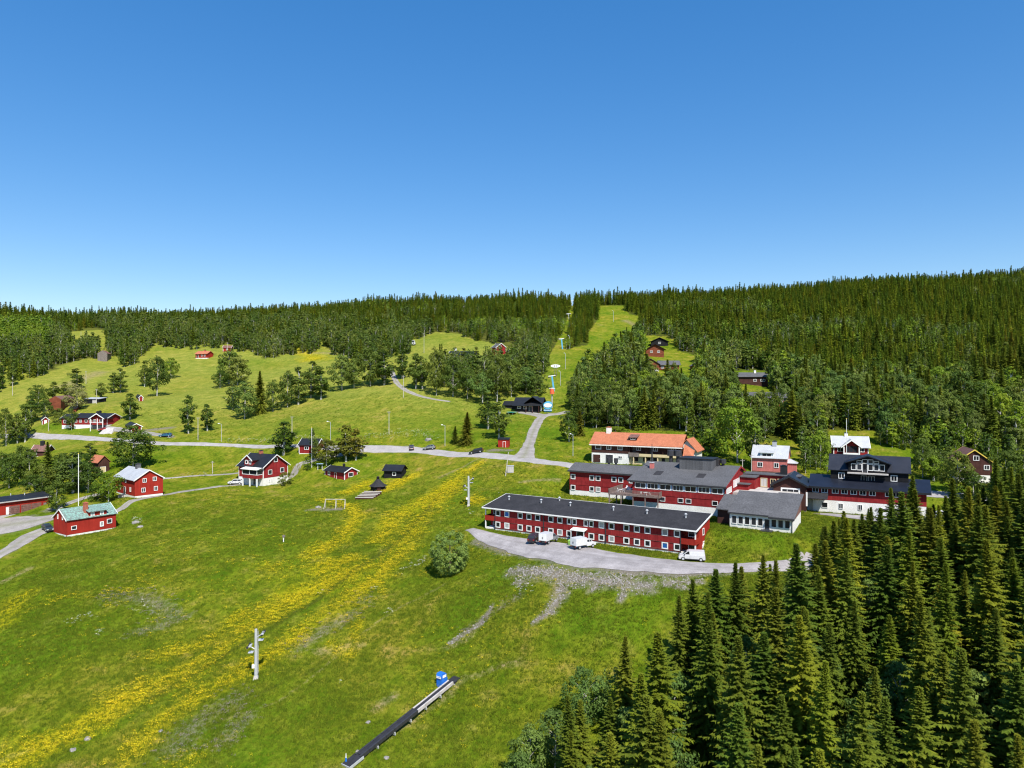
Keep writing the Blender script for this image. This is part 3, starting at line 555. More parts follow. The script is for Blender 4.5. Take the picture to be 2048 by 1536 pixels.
# -- single trees in the meadows and gardens: (px, base py, height px, width px, prototype, kind, label)
LT=[
(289,773,53,21,'ov_mid','birch','slim birch at the left end of the meadow clump above the mown strip'),
(314,792,78,42,'rd_mid','birch','tallest broad birch of the meadow clump above the mown strip'),
(342,757,42,27,'rd_mid','bright','round green tree at the top of the meadow clump above the mown strip'),
(226,786,42,19,'ov_mid','birch','smaller of the paired birches standing alone on the meadow'),
(241,785,50,23,'ov_mid','birch','taller of the paired birches standing alone on the meadow'),
(153,777,42,24,'ov_mid','birch','birch rising above the white blossoming rowan'),
(154,820,50,42,'rd_mid','blossom','rowan covered in white blossom beside the brown barn'),
(202,798,34,20,'ov_mid','birch','small birch beside the low black shed'),
(260,839,53,27,'ov_mid','dark','conical tree beside the little black roofed shed'),
(377,867,80,25,'ov_mid','dark','tall dark tree standing alone right of the mown strip'),
(415,862,55,24,'ov_mid','dark','shorter dark tree standing alone on the slope above the road'),
(76,815,46,32,'rd_mid','dark','dark tree behind the small red shed'),
(106,800,38,22,'ov_mid','dark','narrow dark tree behind the brown barn'),
(130,795,32,17,'ov_mid','birch','small tree beside the brown barn gable'),
(62,846,56,28,'ov_mid','dark','tall garden birch above the small red shed'),
(12,892,76,34,'rd_mid','dark','tall birch at the road, outermost by the picture edge'),
(35,886,60,26,'ov_mid','birch','middle one of three birches by the upper road'),
(50,884,75,26,'ov_mid','birch','third birch from the picture edge by the upper road'),
(143,860,44,24,'rd_mid','birch','small round tree in front of the long red bungalow'),
(266,936,86,76,'rd_mid','dark','large round tree below the road beside the blue car'),
(18,976,62,46,'rd_mid','dark','bushy tree above the garage at the picture edge'),
(59,970,74,44,'rd_mid','dark','bushy tree below the brown cottage'),
(98,974,92,32,'sp_near','spruce','dark spruce among garden trees below the brown cottage'),
(125,978,62,46,'rd_mid','birch','leafy tree behind the tall white flagpole'),
(146,986,84,44,'ov_mid','grey','greyish birch just beside the tall white flagpole'),
(176,985,62,50,'rd_mid','dark','dense tree in front of the orange roofed shed'),
(180,925,40,24,'ov_mid','dark','small tree above the orange roofed shed'),
(113,1024,62,38,'rd_mid','dark','bushy tree between garage and green roofed house'),
(70,1000,50,42,'rd_mid','dark','bushy tree overhanging the garage roof'),
(217,1003,58,44,'rd_mid','bright','round green tree at the corner of the grey roofed house'),
(40,958,66,44,'rd_mid','dark','bushy tree right below the brown cottage porch'),
(84,986,58,46,'rd_mid','birch','leafy tree left of the garden spruce foot'),
(160,962,58,44,'rd_mid','dark','dark tree between flagpole and orange roofed shed'),
(122,952,46,36,'rd_mid','dark','tree right of the garden spruce top'),
(196,1000,34,34,'bu_mid','dark','low bush beside the lane under the garden trees'),
(5,955,50,40,'rd_mid','dark','tree at the picture edge below the upper road'),
(90,838,40,30,'rd_mid','dark','tree between the small red shed and brown barn'),
(118,846,30,26,'bu_mid','birch','bush at the end of the long bungalow'),
(567,910,68,40,'ov_mid','dark','dark tree behind the red and white house'),
(630,922,68,16,'ov_mid','birch','slim birch beside the white pole'),
(653,931,52,46,'rd_mid','rusty','brownish broad tree behind the small red cabin'),
(692,923,76,36,'ov_mid','rusty','tall brownish birch behind the small red cabin'),
(712,920,66,34,'ov_mid','rusty','outer brownish birch by the road bend'),
(616,940,27,15,'bu_mid','dark','small dark shrub at the foot of the white pole'),
(571,969,26,28,'bu_mid','birch','garden shrub at the corner of the white house'),
(458,768,68,50,'rd_mid','dark','dark sallow on the meadow below the red cabin'),
(475,770,58,46,'rd_mid','grey','greyer sallow on the meadow below the red cabin'),
(440,776,36,26,'rd_mid','dark','low tree at the lower end of the meadow sallows'),
(489,838,72,52,'rd_mid','pale','pale silvery willow leading the diagonal tree row'),
(466,819,58,26,'ov_mid','grey','grey thin tree behind the pale willow'),
(520,826,86,28,'sp_near','spruce','pointed spruce in the diagonal tree row'),
(546,823,62,34,'rd_mid','birch','fourth tree of the diagonal row, beside the spruce'),
(575,815,72,36,'rd_mid','birch','broad birch at the middle of the diagonal row'),
(597,809,78,30,'ov_mid','birch','tall birch past the middle of the diagonal row'),
(622,796,76,32,'ov_mid','birch','second last tall birch of the diagonal row'),
(642,799,68,30,'ov_mid','dark','last birch of the diagonal row, beside open grass'),
(684,781,70,46,'rd_mid','pale','pale broad tree at the edge of the birch grove'),
(708,776,60,40,'rd_mid','birch','birch next to the pale tree at the grove edge'),
(741,772,76,48,'rd_mid','birch','broad birch left of the narrow gravel track'),
(768,770,70,40,'ov_mid','dark','dark birch beside the narrow gravel track'),
(832,778,74,31,'ov_mid','birch','birch with pale stem just right of the narrow gravel track'),
(804,757,58,26,'ov_mid','dark','birch on the upper side of the gravel track bend'),
(845,778,68,30,'ov_mid','birch','second pale stemmed birch right of the gravel track'),
(873,791,94,40,'rd_mid','birch','tall birch at the front of the grove above the bank'),
(906,793,80,42,'rd_mid','birch','broad birch at the front of the grove above the bank'),
(935,797,60,40,'rd_mid','dark','low dark tree at the grove front'),
(965,806,60,48,'rd_mid','bluish','silvery bush tree at the grove foot'),
(994,804,92,45,'rd_mid','birch','tall birch behind the dark pair near the lift lodge'),
(1023,794,78,45,'rd_mid','birch','birch behind the black lift lodge'),
(1052,786,52,46,'rd_mid','bluish','round bush tree right behind the lift lodge roof'),
(1072,790,42,40,'bu_mid','birch','green bush above the lift lodge ridge'),
(976,858,66,36,'ov_mid','dark','darker of the paired trees below the lift lodge'),
(998,877,76,36,'ov_mid','birch','lighter of the paired trees below the lift lodge'),
(933,889,66,28,'sp_near','rusty','rust coloured spruce by the road above the parked cars'),
(910,887,36,19,'sp_near','spruce','short dark spruce next to the rust coloured one'),
(1138,884,60,38,'rd_mid','dark','dark round tree beside the lamp post on the lift road'),
(1160,872,52,24,'sp_mid','rusty','brownish spruce at the corner of the lift road wood'),
(899,1146,88,70,'bu_near','willow','large grey green willow bush alone on the slope before the parking area'),
(1475,925,130,78,'rd_mid','bright','big bright green tree behind the hotel roof'),
(1510,935,100,40,'ov_mid','birch','slender birch between hotel and pink house'),
(1640,935,72,40,'rd_mid','bright','bright green tree between the pink and the white roofed house'),
(1420,910,44,60,'bu_mid','bright','bright rounded bush behind the grey hotel roof'),
(1230,868,16,70,'bu_mid','young','low bright bush above the orange roof'),
(1655,955,40,26,'rd_mid','bright','small green tree against the lodge upper wall'),
(1885,960,60,50,'rd_mid','birch','tree at the corner of the black roofed lodge'),
(1912,992,88,64,'rd_mid','birch','leafy tree covering the left half of the yellow trimmed house'),
(1946,1006,62,56,'rd_mid','dark','lower leafy tree in front of the yellow trimmed house'),
(2012,985,84,54,'rd_mid','birch','leafy tree right of the yellow trimmed house'),
(1868,962,50,40,'rd_mid','bright','bright shrub by the road right of the lodge'),
(1845,955,80,44,'rd_mid','dark','dark tree right behind the black lodge roof'),
]
for px,py,hp,wp,key,tn,lab in LT:
    p=hit(px,py);s=p.y/F;nm={'sp':'spruce_tree','ov':'birch_tree','rd':'broadleaf_tree','bu':'bush'}[key[:2]]
    tree(key,nm,lab,p.x,p.y,hp*s,wp*s*(1.2 if key[:2]!='sp' else 1.45),tn,cat='bush' if key[:2]=='bu' else 'tree')
# -- near spruces whose tips stand out: (tip px, tip py, height m, label)
NS=[(1245,1272,15,'spruce with the pointed top nearest the open slope'),(1140,1385,15,'broad spruce at the lower picture edge nearest the open slope'),(1215,1395,13,'short spruce between the two outermost slope edge spruces'),
(1385,1155,15,'spruce in front of the gravel bank, tip just below the road'),(1357,1190,14,'outermost spruce under the gravel bank'),(1467,1122,17,'thin topped spruce standing before the access road'),(1526,1106,17,'tall spruce crossing the access road, right of the thin topped one'),
(1318,1268,14,'lone leaning spruce top at the foot of the bank'),(1300,1340,14,'spruce below the lone leaning top'),(1615,1215,18,'large spruce in the middle of the near stand'),(1690,1020,13,'spruce standing before the white lodge basement'),(1742,1012,13,'second spruce before the white lodge basement'),
(1822,948,19,'tallest spruce, hiding the corner of the black lodge'),(1790,975,17,'spruce beside the tallest one at the lodge corner'),(1908,955,17,'spruce in front of the brown house, right of the white car'),(1950,985,17,'spruce below the brown house gable'),(1992,915,19,'tall spruce right of the brown house gable'),(1660,1085,14,'spruce at the edge of the yard grass'),(1640,1130,15,'spruce beside the end of the access road')]
for px,py,h,lab in NS:
    x,y=tip(px,py,h);tree('sp_near','spruce_tree',lab,x,y,h,h*rnd.uniform(.4,.5),'spruce')
# ---------------------------------------------------------------- woods
def inpoly(px,py,poly):
    x=np.asarray(px);y=np.asarray(py);c=np.zeros(x.shape,bool);n=len(poly)
    for i in range(n):
        x0,y0=poly[i];x1,y1=poly[(i+1)%n]
        if y0==y1:continue
        m=((y0>y)!=(y1>y))&(x<(x1-x0)*(y-y0)/(y1-y0)+x0);c^=m
    return c
def proj(x,y,z):return CX+F*x/y,CY+F*(CZ-z)/y
def scatter(x0,x1,y0,y1,sp,seed):
    r=np.random.default_rng(seed);gx,gy=np.meshgrid(np.arange(x0,x1,sp),np.arange(y0,y1,sp))
    x=gx+r.uniform(-.46,.46,gx.shape)*sp;y=gy+r.uniform(-.46,.46,gx.shape)*sp
    return x.ravel(),y.ravel()
FAR_SPRUCE=[[(-900,500),(-900,662),(0,664),(60,668),(140,664),(230,660),(300,672),(400,676),(480,690),(560,690),(640,680),(700,685),(760,682),(860,668),(925,672),(1000,690),(1060,700),(1098,712),(1128,660),(1150,590),(1140,500)],
 [(1128,702),(1150,694),(1175,690),(1178,662),(1196,640),(1198,610),(1150,590),(1146,640)],
 [(1140,560),(1140,612),(1200,611),(1250,611),(1256,628),(1290,634),(1272,655),(1266,690),(1300,676),(1345,676),(1362,705),(1380,716),(1440,712),(1500,730),(1600,745),(1640,770),(1760,812),(1900,838),(2048,842),(2900,880),(2900,300),(1400,500)]]
LEAF_BELT=[[(-300,672),(0,676),(60,680),(140,672),(140,700),(95,735),(40,770),(0,790),(-300,800)],
 [(150,640),(210,662),(215,700),(240,735),(285,725),(300,690),(400,695),(480,700),(520,716),(600,706),(650,698),(690,712),(760,726),(800,716),(830,700),(860,672),(700,640),(400,650),(250,630)],
 [(900,730),(1000,720),(1090,706),(1095,735),(1082,790),(1040,792),(960,790),(900,782),(860,770),(880,735)],
 [(1148,768),(1180,740),(1240,715),(1268,690),(1290,674),(1362,703),(1380,714),(1440,710),(1500,728),(1600,743),(1640,768),(1760,810),(1900,836),(2060,842),(2060,905),(1990,900),(1900,895),(1860,890),(1770,888),(1745,862),(1660,860),(1640,890),(1600,885),(1500,880),(1400,866),(1300,860),(1190,860),(1150,850),(1145,800)],
 [(92,694),(140,702),(192,698),(196,714),(150,720),(96,744)],[(885,738),(1010,738),(1005,760),(885,765)]]
CLEAR=[[(140,664),(206,658),(206,690),(140,702)],[(818,690),(870,664),(925,668),(930,690),(880,716),(830,722)],[(1282,670),(1340,674),(1355,702),(1404,714),(1400,752),(1385,790),(1312,792),(1284,765)],[(1465,742),(1545,742),(1545,800),(1590,800),(1590,842),(1470,842)],
 [(885,695),(1016,695),(1016,730),(960,736),(885,738)],[(1455,880),(1600,880),(1600,960),(1455,960)],[(1655,862),(1750,862),(1750,930),(1655,930)],[(1005,788),(1090,788),(1090,830),(1005,830)],[(380,700),(430,700),(430,725),(380,725)],[(436,690),(470,690),(470,705),(436,705)]]
MEADOW=[[(1085,810),(1100,735),(1118,690),(1142,612),(1149,612),(1128,690),(1135,705),(1180,690),(1205,650),(1200,612),(1250,612),(1262,640),(1250,690),(1160,760),(1150,800)]]
BLD=[]   # building footprints to keep clear, filled below
def keep(px,py):
    m=np.ones(px.shape,bool)
    for c in CLEAR+MEADOW:m&=~inpoly(px,py,c)
    return m
def anyin(px,py,polys):
    m=np.zeros(px.shape,bool)
    for p in polys:m|=inpoly(px,py,p)
    return m
SP=[];BR=[]    # (x,y,h,zone,kind)
sx,sy=scatter(-620,620,212,730,4.2,1);szz=gz(sx,sy);spx,spy=proj(sx,sy,szz);jx,jy=(fbm(sx,sy,22.,61)-.5)*50,(fbm(sx,sy,22.,62)-.5)*26
m=anyin(spx+jx*(spx<1080),spy+jy*((spx<1080)|(spx>1290)),FAR_SPRUCE)&(fbm(sx,sy,16.,63)>.33)&keep(spx,spy)&(spx>-60)&(spx<2110)&~((spx<96)&(spy>656))
# beyond the crest the wood goes on
sx,sy,spx,spy=sx[m],sy[m],spx[m],spy[m]
hh=np.where(sx>60,1.,.88)*np.where(rng.random(len(sx))<.12,1.2,1.)*rng.uniform(7.5,14.5,len(sx))*(.6+.72*fbm(sx,sy,40.,44))
dec=fbm(sx,sy,45.,77)+np.where(spy>655,.12,-.06)+np.where(spx<1140,.04,-.03)
for x,y,h,d,py,px in zip(sx,sy,hh,dec,spy,spx):
    if d+rng.uniform(-.08,.08)>.6:BR.append((x,y,h*.78,'far',rnd.choice(['birch','birch','dark','bright'])))
    else:SP.append((x,y,h,'far','spruce' if rng.random()<.85 else 'rusty'))
bx_,by_=scatter(-420,420,195,560,3.9,2);bzz=gz(bx_,by_);bpx,bpy_=proj(bx_,by_,bzz);jx,jy=(fbm(bx_,by_,15.,64)-.5)*50,(fbm(bx_,by_,15.,65)-.5)*30
m=anyin(bpx+jx*(bpx<1080),bpy_+jy*(bpx<1080),LEAF_BELT)&keep(bpx,bpy_)&(bpx>-40)&(bpx<2090)&~((bpx<96)&(bpy_<700))
for x,y,px,py in zip(bx_[m],by_[m],bpx[m],bpy_[m]):
    r=rng.random();right=px>1140
    if px<150 and rng.random()<.35:continue
    h=rng.uniform(8.5,14.5) if right else rng.uniform(6.5,12.5)
    if r<(.2 if right else .1):SP.append((x,y,h*1.15,'belt' if right else 'beltL','spruce'))
    else:BR.append((x,y,h,'belt' if right else ('beltC' if px>700 else 'beltL'),rnd.choice(['birch','birch','birch','dark','pale','bluish','bright','grey'] if right else ['birch','birch','dark','dark','grey','birch'])))
ux,uy=scatter(20,190,165,260,3.3,6);uz=gz(ux,uy);upx_,upy_=proj(ux,uy,uz)
m=anyin(upx_,upy_,[[(1380,862),(1500,880),(1500,902),(1380,905)],[(1596,880),(1660,885),(1652,948),(1606,948)],[(1750,870),(2060,880),(2060,960),(2000,955),(1992,935),(1908,930),(1900,965),(1868,972),(1850,950),(1825,905),(1750,900)]])
for x,y in zip(ux[m],uy[m]):
    if rng.random()<.75:BR.append((x,y,rng.uniform(3,9),'belt',rnd.choice(['birch','bright','birch','pale','dark'])))
# bright young aspens at the far upper edge
ax,ay=scatter(-480,-200,400,620,3.8,5);az=gz(ax,ay);apx,apy=proj(ax,ay,az)
m=inpoly(apx,apy,[(-60,656),(100,660),(96,692),(-60,704)])
for x,y in zip(ax[m],ay[m]):BR.append((x,y,rng.uniform(8,13),'aspen','young' if rng.random()<.7 else 'bright'))
# the near stand
NEAR=[(1385,1300),(1440,1235),(1500,1200),(1600,1180),(1660,1120),(1700,1085),(1800,1075),(1880,1068),(1900,1010),(1960,990),(2060,1000),(2300,1100),(2300,1900),(1200,1900),(1060,1700),(1130,1600),(1300,1480)]
LIM=np.array([(1000,1480),(1100,1400),(1140,1385),(1245,1275),(1340,1185),(1380,1155),(1460,1122),(1530,1106),(1620,1065),(1690,1015),(1750,1005),(1820,948),(1865,1010),(1910,955),(1960,965),(2000,915),(2060,940)],float)
qx,qy=scatter(-5,120,50,185,5.0,9);qz=gz(qx,qy);qpx,qpy=proj(qx,qy,qz)
m=inpoly(qpx,qpy,NEAR)
for x,y,px in zip(qx[m],qy[m],qpx[m]):
    if min(math.hypot(x-p[0],y-p[1]) for nm,w,k in RW if nm in('parking_area','lodge_yard','back_road') for p in w[::4])<4.2:continue
    h=rng.uniform(14.,23.)
    lim=np.interp(px,LIM[:,0],LIM[:,1])+rng.uniform(0,1)**2*90+4;h=min(h,(CZ-(lim-CY)/F*y)-gz1(x,y))
    if h<5.5:continue
    if rng.random()<.2 and y<115:BR.append((x,y,h*.5,'near','bluish'))
    else:SP.append((x,y,h,'near',rnd.choice(['spruce','spruce','deep','light','deep','tan'])))
for px,py,h in((1170,1335,9),(1060,1455,8),(1235,1335,8),(1035,1505,7),(1110,1420,8)):
    x,y=tip(px,py,h);BR.append((x,y,h,'edge','bluish'))
# mossy, needle covered floor below the near stand and the hillside wood
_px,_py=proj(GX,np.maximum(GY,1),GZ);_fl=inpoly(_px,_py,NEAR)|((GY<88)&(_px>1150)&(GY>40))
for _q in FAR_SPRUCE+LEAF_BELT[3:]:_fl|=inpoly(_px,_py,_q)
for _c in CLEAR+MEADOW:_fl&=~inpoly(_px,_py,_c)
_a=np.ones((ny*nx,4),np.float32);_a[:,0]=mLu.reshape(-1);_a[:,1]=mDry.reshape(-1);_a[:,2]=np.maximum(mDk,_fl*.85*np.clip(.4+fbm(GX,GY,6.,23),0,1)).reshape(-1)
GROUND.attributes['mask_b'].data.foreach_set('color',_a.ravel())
# largest in view become trees of their own, the rest one wood
def split(L,n):
    out=[];rest=[]
    def size(t):
        px,py=proj(t[0],t[1],gz1(t[0],t[1])+t[2]*.8)
        return t[2]/t[1] if -20<px<2068 and py<1590 else 0
    k=sorted(range(len(L)),key=lambda i:-size(L[i]))
    big=set(i for i in k[:n] if size(L[i])>0)
    return [L[i] for i in k[:n] if i in big],[L[i] for i in range(len(L)) if i not in big]
TONE={'birch':'mid green','dark':'dark green','pale':'silvery green','bright':'bright green','grey':'grey green','bluish':'bluish green','young':'fresh green','spruce':'dark','deep':'very dark','light':'lighter green','tan':'olive','rusty':'brownish'}
def where(px,y,zn):
    if zn=='belt':
        for lim,t in((1200,'beside the lift road'),(1290,'above the chimney of the orange roof'),(1380,'above the orange roof dormer'),(1460,'behind the grey hotel roof'),(1540,'behind the pink house roof'),(1620,'between the pink and white roofed houses'),(1700,'behind the white roofed house'),(1800,'above the black lodge roof'),(1900,'left of the yellow trimmed house'),(9999,'behind the yellow trimmed house')):
            if px<lim:return t
    if zn=='near':
        for lim,t in((1250,'at the open slope'),(1400,'under the gravel bank'),(1500,'below the thin access road'),(1620,'below the road end'),(1720,'below the lodge yard'),(1830,'below the lodge corner'),(1930,'below the white hatchback'),(9999,'below the yellow trimmed house')):
            if px<lim:return t
    if zn=='far':
        for lim,t in((250,'below the far left skyline'),(430,'above the orange roofed cabin'),(620,'above the meadow sallows'),(800,'above the yellow meadow patch'),(940,'behind the small clearing'),(1040,'above the red gable house'),(1145,'along the lift lane'),(1215,'on the spruce island'),(1330,'right of the ski run'),(1480,'above the dark cabins'),(1600,'above the grey roofed house'),(1720,'far above the white roofed house'),(1850,'far above the black lodge'),(1950,'far above the white hatchback'),(9999,'at the far edge of the hill')):
            if px<lim:return t
    return {'far':'along the hillside forest front','beltL':'along the upper meadows','beltC':'in the grove above the lift lodge','aspen':'in the bright aspen stand','edge':'at the edge of the near spruces'}[zn]
def lab(kind,x,y,h,zn,kd):
    px,py=proj(x,y,gz1(x,y));w_=where(px,y,zn)
    if zn=='near':
        size='towering' if h>17 else('tall' if h>14 else('middling' if h>11 else 'short'));row='front row' if py>1560 else('second row' if py>1430 else('middle row' if py>1290 else('back row' if py>1180 else 'rear fringe')))
        return '%s %s %s in the %s %s'%(size,TONE[kd],kind,row,w_),'trees of the near stand '+w_
    size='tall' if h>12.5 else('middling' if h>10 else 'small');row='upper' if y>300 else('lower' if y<245 else 'middle')
    return '%s %s %s, %s wood %s'%(size,TONE[kd],kind,row,w_),'trees '+w_
nsp=sum(1 for a in LT if a[4][:2]=='sp')+len(NS)
big,SPR=split(SP,300-nsp)
for x,y,h,zn,kd in big:
    l_,g_=lab('spruce',x,y,h,zn,kd)
    tree('sp_near' if y<175 else 'sp_mid','spruce_tree',l_,x,y,h,h*rnd.uniform(.38,.58),kd,g_)
big,BRR=split(BR,215)
for x,y,h,zn,kd in big:
    near=zn in('near','edge')
    k=rnd.choice(['bu_mid','rd_mid']) if near else rnd.choice(['ov_mid','rd_mid'] if kd not in('pale','bluish') else ['rd_mid'])
    l_,g_=lab('birch' if k=='ov_mid' else('bush' if near else 'leafy tree'),x,y,h,zn,kd)
    tree(k,'broadleaf_tree' if k!='ov_mid' else 'birch_tree',l_,x,y,h,h*(.7 if near else (rnd.uniform(.34,.46) if k=='ov_mid' else rnd.uniform(.5,.72))),kd,g_)
def gn_scatter(name,label,items,protos,kind='stuff'):
    """items: (x,y,z,scale xyz,rot,index); protos: objects kept in a collection that is not linked to the scene"""
    c=bpy.data.collections.new(name+'_kinds')
    for i,o in enumerate(protos):o.name='%s_kind_%02d'%(name,i);c.objects.link(o)
    A=np.array(items,np.float64);me=bpy.data.meshes.new(name);me.vertices.add(len(A));me.vertices.foreach_set('co',A[:,:3].astype(np.float32).ravel())
    for nm,t,col in(('sc','FLOAT_VECTOR',A[:,3:6]),('rt','FLOAT_VECTOR',np.stack([A[:,8] if A.shape[1]>8 else A[:,6]*0,A[:,9] if A.shape[1]>9 else A[:,6]*0,A[:,6]],-1))):
        a=me.attributes.new(nm,t,'POINT');a.data.foreach_set('vector',col.astype(np.float32).ravel())
    a=me.attributes.new('ix','INT','POINT');a.data.foreach_set('value',A[:,7].astype(np.int32))
    o=link(name,me);tag(o,label,kind=kind)
    ng=bpy.data.node_groups.new(name,'GeometryNodeTree');ng.interface.new_socket('Geometry',in_out='INPUT',socket_type='NodeSocketGeometry');ng.interface.new_socket('Geometry',in_out='OUTPUT',socket_type='NodeSocketGeometry')
    n=ng.nodes;l=ng.links;gi=n.new('NodeGroupInput');go=n.new('NodeGroupOutput');ci=n.new('GeometryNodeCollectionInfo');ci.inputs[0].default_value=c;ci.inputs['Separate Children'].default_value=True;ci.inputs['Reset Children'].default_value=True
    ip=n.new('GeometryNodeInstanceOnPoints');ip.inputs['Pick Instance'].default_value=True
    def na(nm,t):
        x=n.new('GeometryNodeInputNamedAttribute');x.data_type=t;x.inputs[0].default_value=nm;return x.outputs[0]
    l.new(gi.outputs[0],ip.inputs['Points']);l.new(ci.outputs[0],ip.inputs['Instance']);l.new(na('ix','INT'),ip.inputs['Instance Index']);l.new(na('sc','FLOAT_VECTOR'),ip.inputs['Scale'])
    er=n.new('FunctionNodeEulerToRotation');l.new(na('rt','FLOAT_VECTOR'),er.inputs[0]);l.new(er.outputs[0],ip.inputs['Rotation']);l.new(ip.outputs[0],go.inputs[0])
    md=o.modifiers.new('scatter','NODES');md.node_group=ng;return o
_TM={}
def tinted(base,tint):
    k=(base.name,tint)
    if k not in _TM:
        m=base.copy();nt=m.node_tree;_TM[k]=m
        for ln in list(nt.links):
            if ln.from_node.type=='OBJECT_INFO' and ln.from_socket.name=='Color':
                t=ln.to_socket;nt.links.remove(ln);t.default_value=(*tint,1)
    return _TM[k]
def joined(key,i,tint,bark):
    _,_,T,K=PROTO[key][i];me=tri_mesh(key+'_tree',list(T)+list(K),[tinted(M['spruce'] if key[:2]=='sp' else M['leaf'],tint),bark],[0]*len(T)+[1]*len(K))
    o=bpy.data.objects.new('proto',me);o.color=(*tint,1);return o
protos=[joined('sp_far',i,[(1.,1.15,1.),(1.22,1.22,.95),(.88,1.08,1.1),(1.1,1.2,1.),(1.35,1.35,.9)][i],M['bark']) for i in range(5)]+[joined('sp_far',i,(1.4,1.2,1.),M['bark']) for i in(1,3)]+[joined('sp_mid',i,TINT['spruce'],M['bark']) for i in range(4)]
it=[]
zz=gz(np.array([t[0] for t in SPR]),np.array([t[1] for t in SPR]))
for (x,y,h,zn,kd),z in zip(SPR,zz):
    k=rnd.randrange(5) if kd=='spruce' else 5+rnd.randrange(2)
    if y<330:k=7+rnd.randrange(4)
    w=h*rnd.uniform(.85,1.3);it.append((x,y,z-.1,w,w,h,rnd.uniform(0,6.28),k))
gn_scatter('spruce_forest','dense dark spruce forest covering the hill to the skyline',it,protos)
kinds=['birch','dark','pale','bright','grey','bluish','young'];protos=[];idx={}
for kd in kinds:
    for i in range(4):idx[(kd,i)]=len(protos);protos.append(joined('br_far',i,TINT[kd],M['birchbark']))
it=[];zz=gz(np.array([t[0] for t in BRR]),np.array([t[1] for t in BRR]))
for (x,y,h,zn,kd),z in zip(BRR,zz):
    i=rnd.randrange(4);w=h*(rnd.uniform(.9,1.2) if i in(0,3) else rnd.uniform(.55,.75));it.append((x,y,z-.1,w,w,h,rnd.uniform(0,6.28),idx[(kd,i)]))
gn_scatter('broadleaf_woodland','mixed light green broadleaf woodland among the spruces',it,protos)
print('trees',len(SPR),len(BRR))
# ---------------------------------------------------------------- meadow plants
def tuft(seed,n,hgt,spread,blade):
    r=np.random.default_rng(seed);T=[]
    for _ in range(n):
        a=r.uniform(0,6.28);d=spread*math.sqrt(r.random());x,y=math.cos(a)*d,math.sin(a)*d;b=r.uniform(0,6.28);h=hgt*r.uniform(.5,1.2);lx,ly=r.normal(size=2)*hgt*.35
        T.append([(x-math.cos(b)*blade,y-math.sin(b)*blade,-.03),(x+math.cos(b)*blade,y+math.sin(b)*blade,-.03),(x+lx,y+ly,h)])
    return T
def heads(seed,n,hgt,spread,size):
    r=np.random.default_rng(seed);T=[]
    for _ in range(n):
        a=r.uniform(0,6.28);d=spread*math.sqrt(r.random());p=np.array((math.cos(a)*d,math.sin(a)*d,hgt*r.uniform(.75,1.15)));u=r.normal(size=3);u[2]*=.35;u/=np.linalg.norm(u);w=np.cross(u,r.normal(size=3));w[2]*=.4;w/=np.linalg.norm(w);s=size*r.uniform(.7,1.3)
        T.append([p+u*s,p-u*s*.5+w*s*.85,p-u*s*.5-w*s*.85])
    return T
M['grass']=leafmat('meadow_grass_blades',(.105,.175,.008),(.21,.245,.02),.4,.85)
M['butter']=leafmat('buttercup_petals',(.74,.58,.012),(.82,.69,.035),.2,.6)
M['umbel']=leafmat('white_umbel_flowers',(.5,.52,.42),(.66,.66,.58),.2,.7)
M['purple']=leafmat('purple_grey_seedheads',(.2,.17,.14),(.32,.25,.29),.2,.7)
def pobj(T,mats,mi=None,col=(1,1,1)):
    o=bpy.data.objects.new('proto',tri_mesh('plant',T,mats,mi));o.color=(*col,1);return o
def density(mask,x,y):return _bil(mask,XS,YS,x,y)
road=ZERO()
for nm,w,kd in RW:
    x0=min(p[0]-p[2]*2 for p in w);x1=max(p[0]+p[2]*2 for p in w);y0=min(p[1]-p[2]*2 for p in w);y1=max(p[1]+p[2]*2 for p in w)
    i0,i1=np.searchsorted(XS,[x0,x1]);j0,j1=np.searchsorted(YS,[y0,y1]);d,r=seg_dist(GX[j0:j1,i0:i1],GY[j0:j1,i0:i1],w[::3]+[w[-1]])
    road[j0:j1,i0:i1]=np.maximum(road[j0:j1,i0:i1],(d/r<1.12)*1.)
def cloud(n,x0,x1,y0,y1,prob,seed):
    r=np.random.default_rng(seed);x=r.uniform(x0,x1,n);y=r.uniform(y0,y1,n)
    z=gz(x,y);px,py=proj(x,y,z);p=prob(x,y)*(density(road,x,y)<.3)
    m=(r.random(n)<p)&(px>-20)&(px<2068)&(py<1560)
    return x[m],y[m],z[m]
def plants(name,label,pts,protos,s0,s1,seed):
    r=np.random.default_rng(seed);x,y,z=pts;n=len(x);s=r.uniform(s0,s1,n)
    it=np.stack([x,y,z,s,s,s*r.uniform(.8,1.2,n),r.uniform(0,6.28,n),r.integers(0,len(protos),n)],-1);gn_scatter(name,label,it,protos);print(name,n)
gr=lambda x,y:np.clip(1-1.3*density(mGr,x,y)-.5*density(mDry,x,y),0,1)*np.clip(.25+1.3*(fbm(x,y,9.,91)-.2),.1,1)
a=cloud(300000,-115,85,86,215,lambda x,y:gr(x,y)*np.clip((214-y)/70,0,1)**.7*.75,1);b=cloud(50000,-160,110,120,320,lambda x,y:gr(x,y)*.6,2)
pg=[pobj(tuft(i,14,.26,.36,.04),[M['grass']],None,c) for i,c in enumerate([(1,1,1),(.75,1.05,.7),(1.25,1.1,1),(.85,.95,.6),(1.1,1.2,.8),(1.35,1.05,1.3)])]
plants('meadow_grass','rough green grass covering the slope',tuple(np.concatenate(q) for q in zip(a,b)),pg,.6,1.35,3)
fl=lambda x,y:np.clip(density(mFl,x,y)-(1-np.clip(fbm(x,y,3.2,55)*1.6,0,1))*.75,0,1)*.9
fl2=lambda x,y:np.clip(fl(x,y)*1.5+.02*(fbm(x,y,14.,58)>.5)*(x<25),0,1)
a=cloud(260000,-95,40,88,260,fl2,4);b=cloud(60000,-200,-80,380,480,lambda x,y:fl(x,y),5)
ob=[]
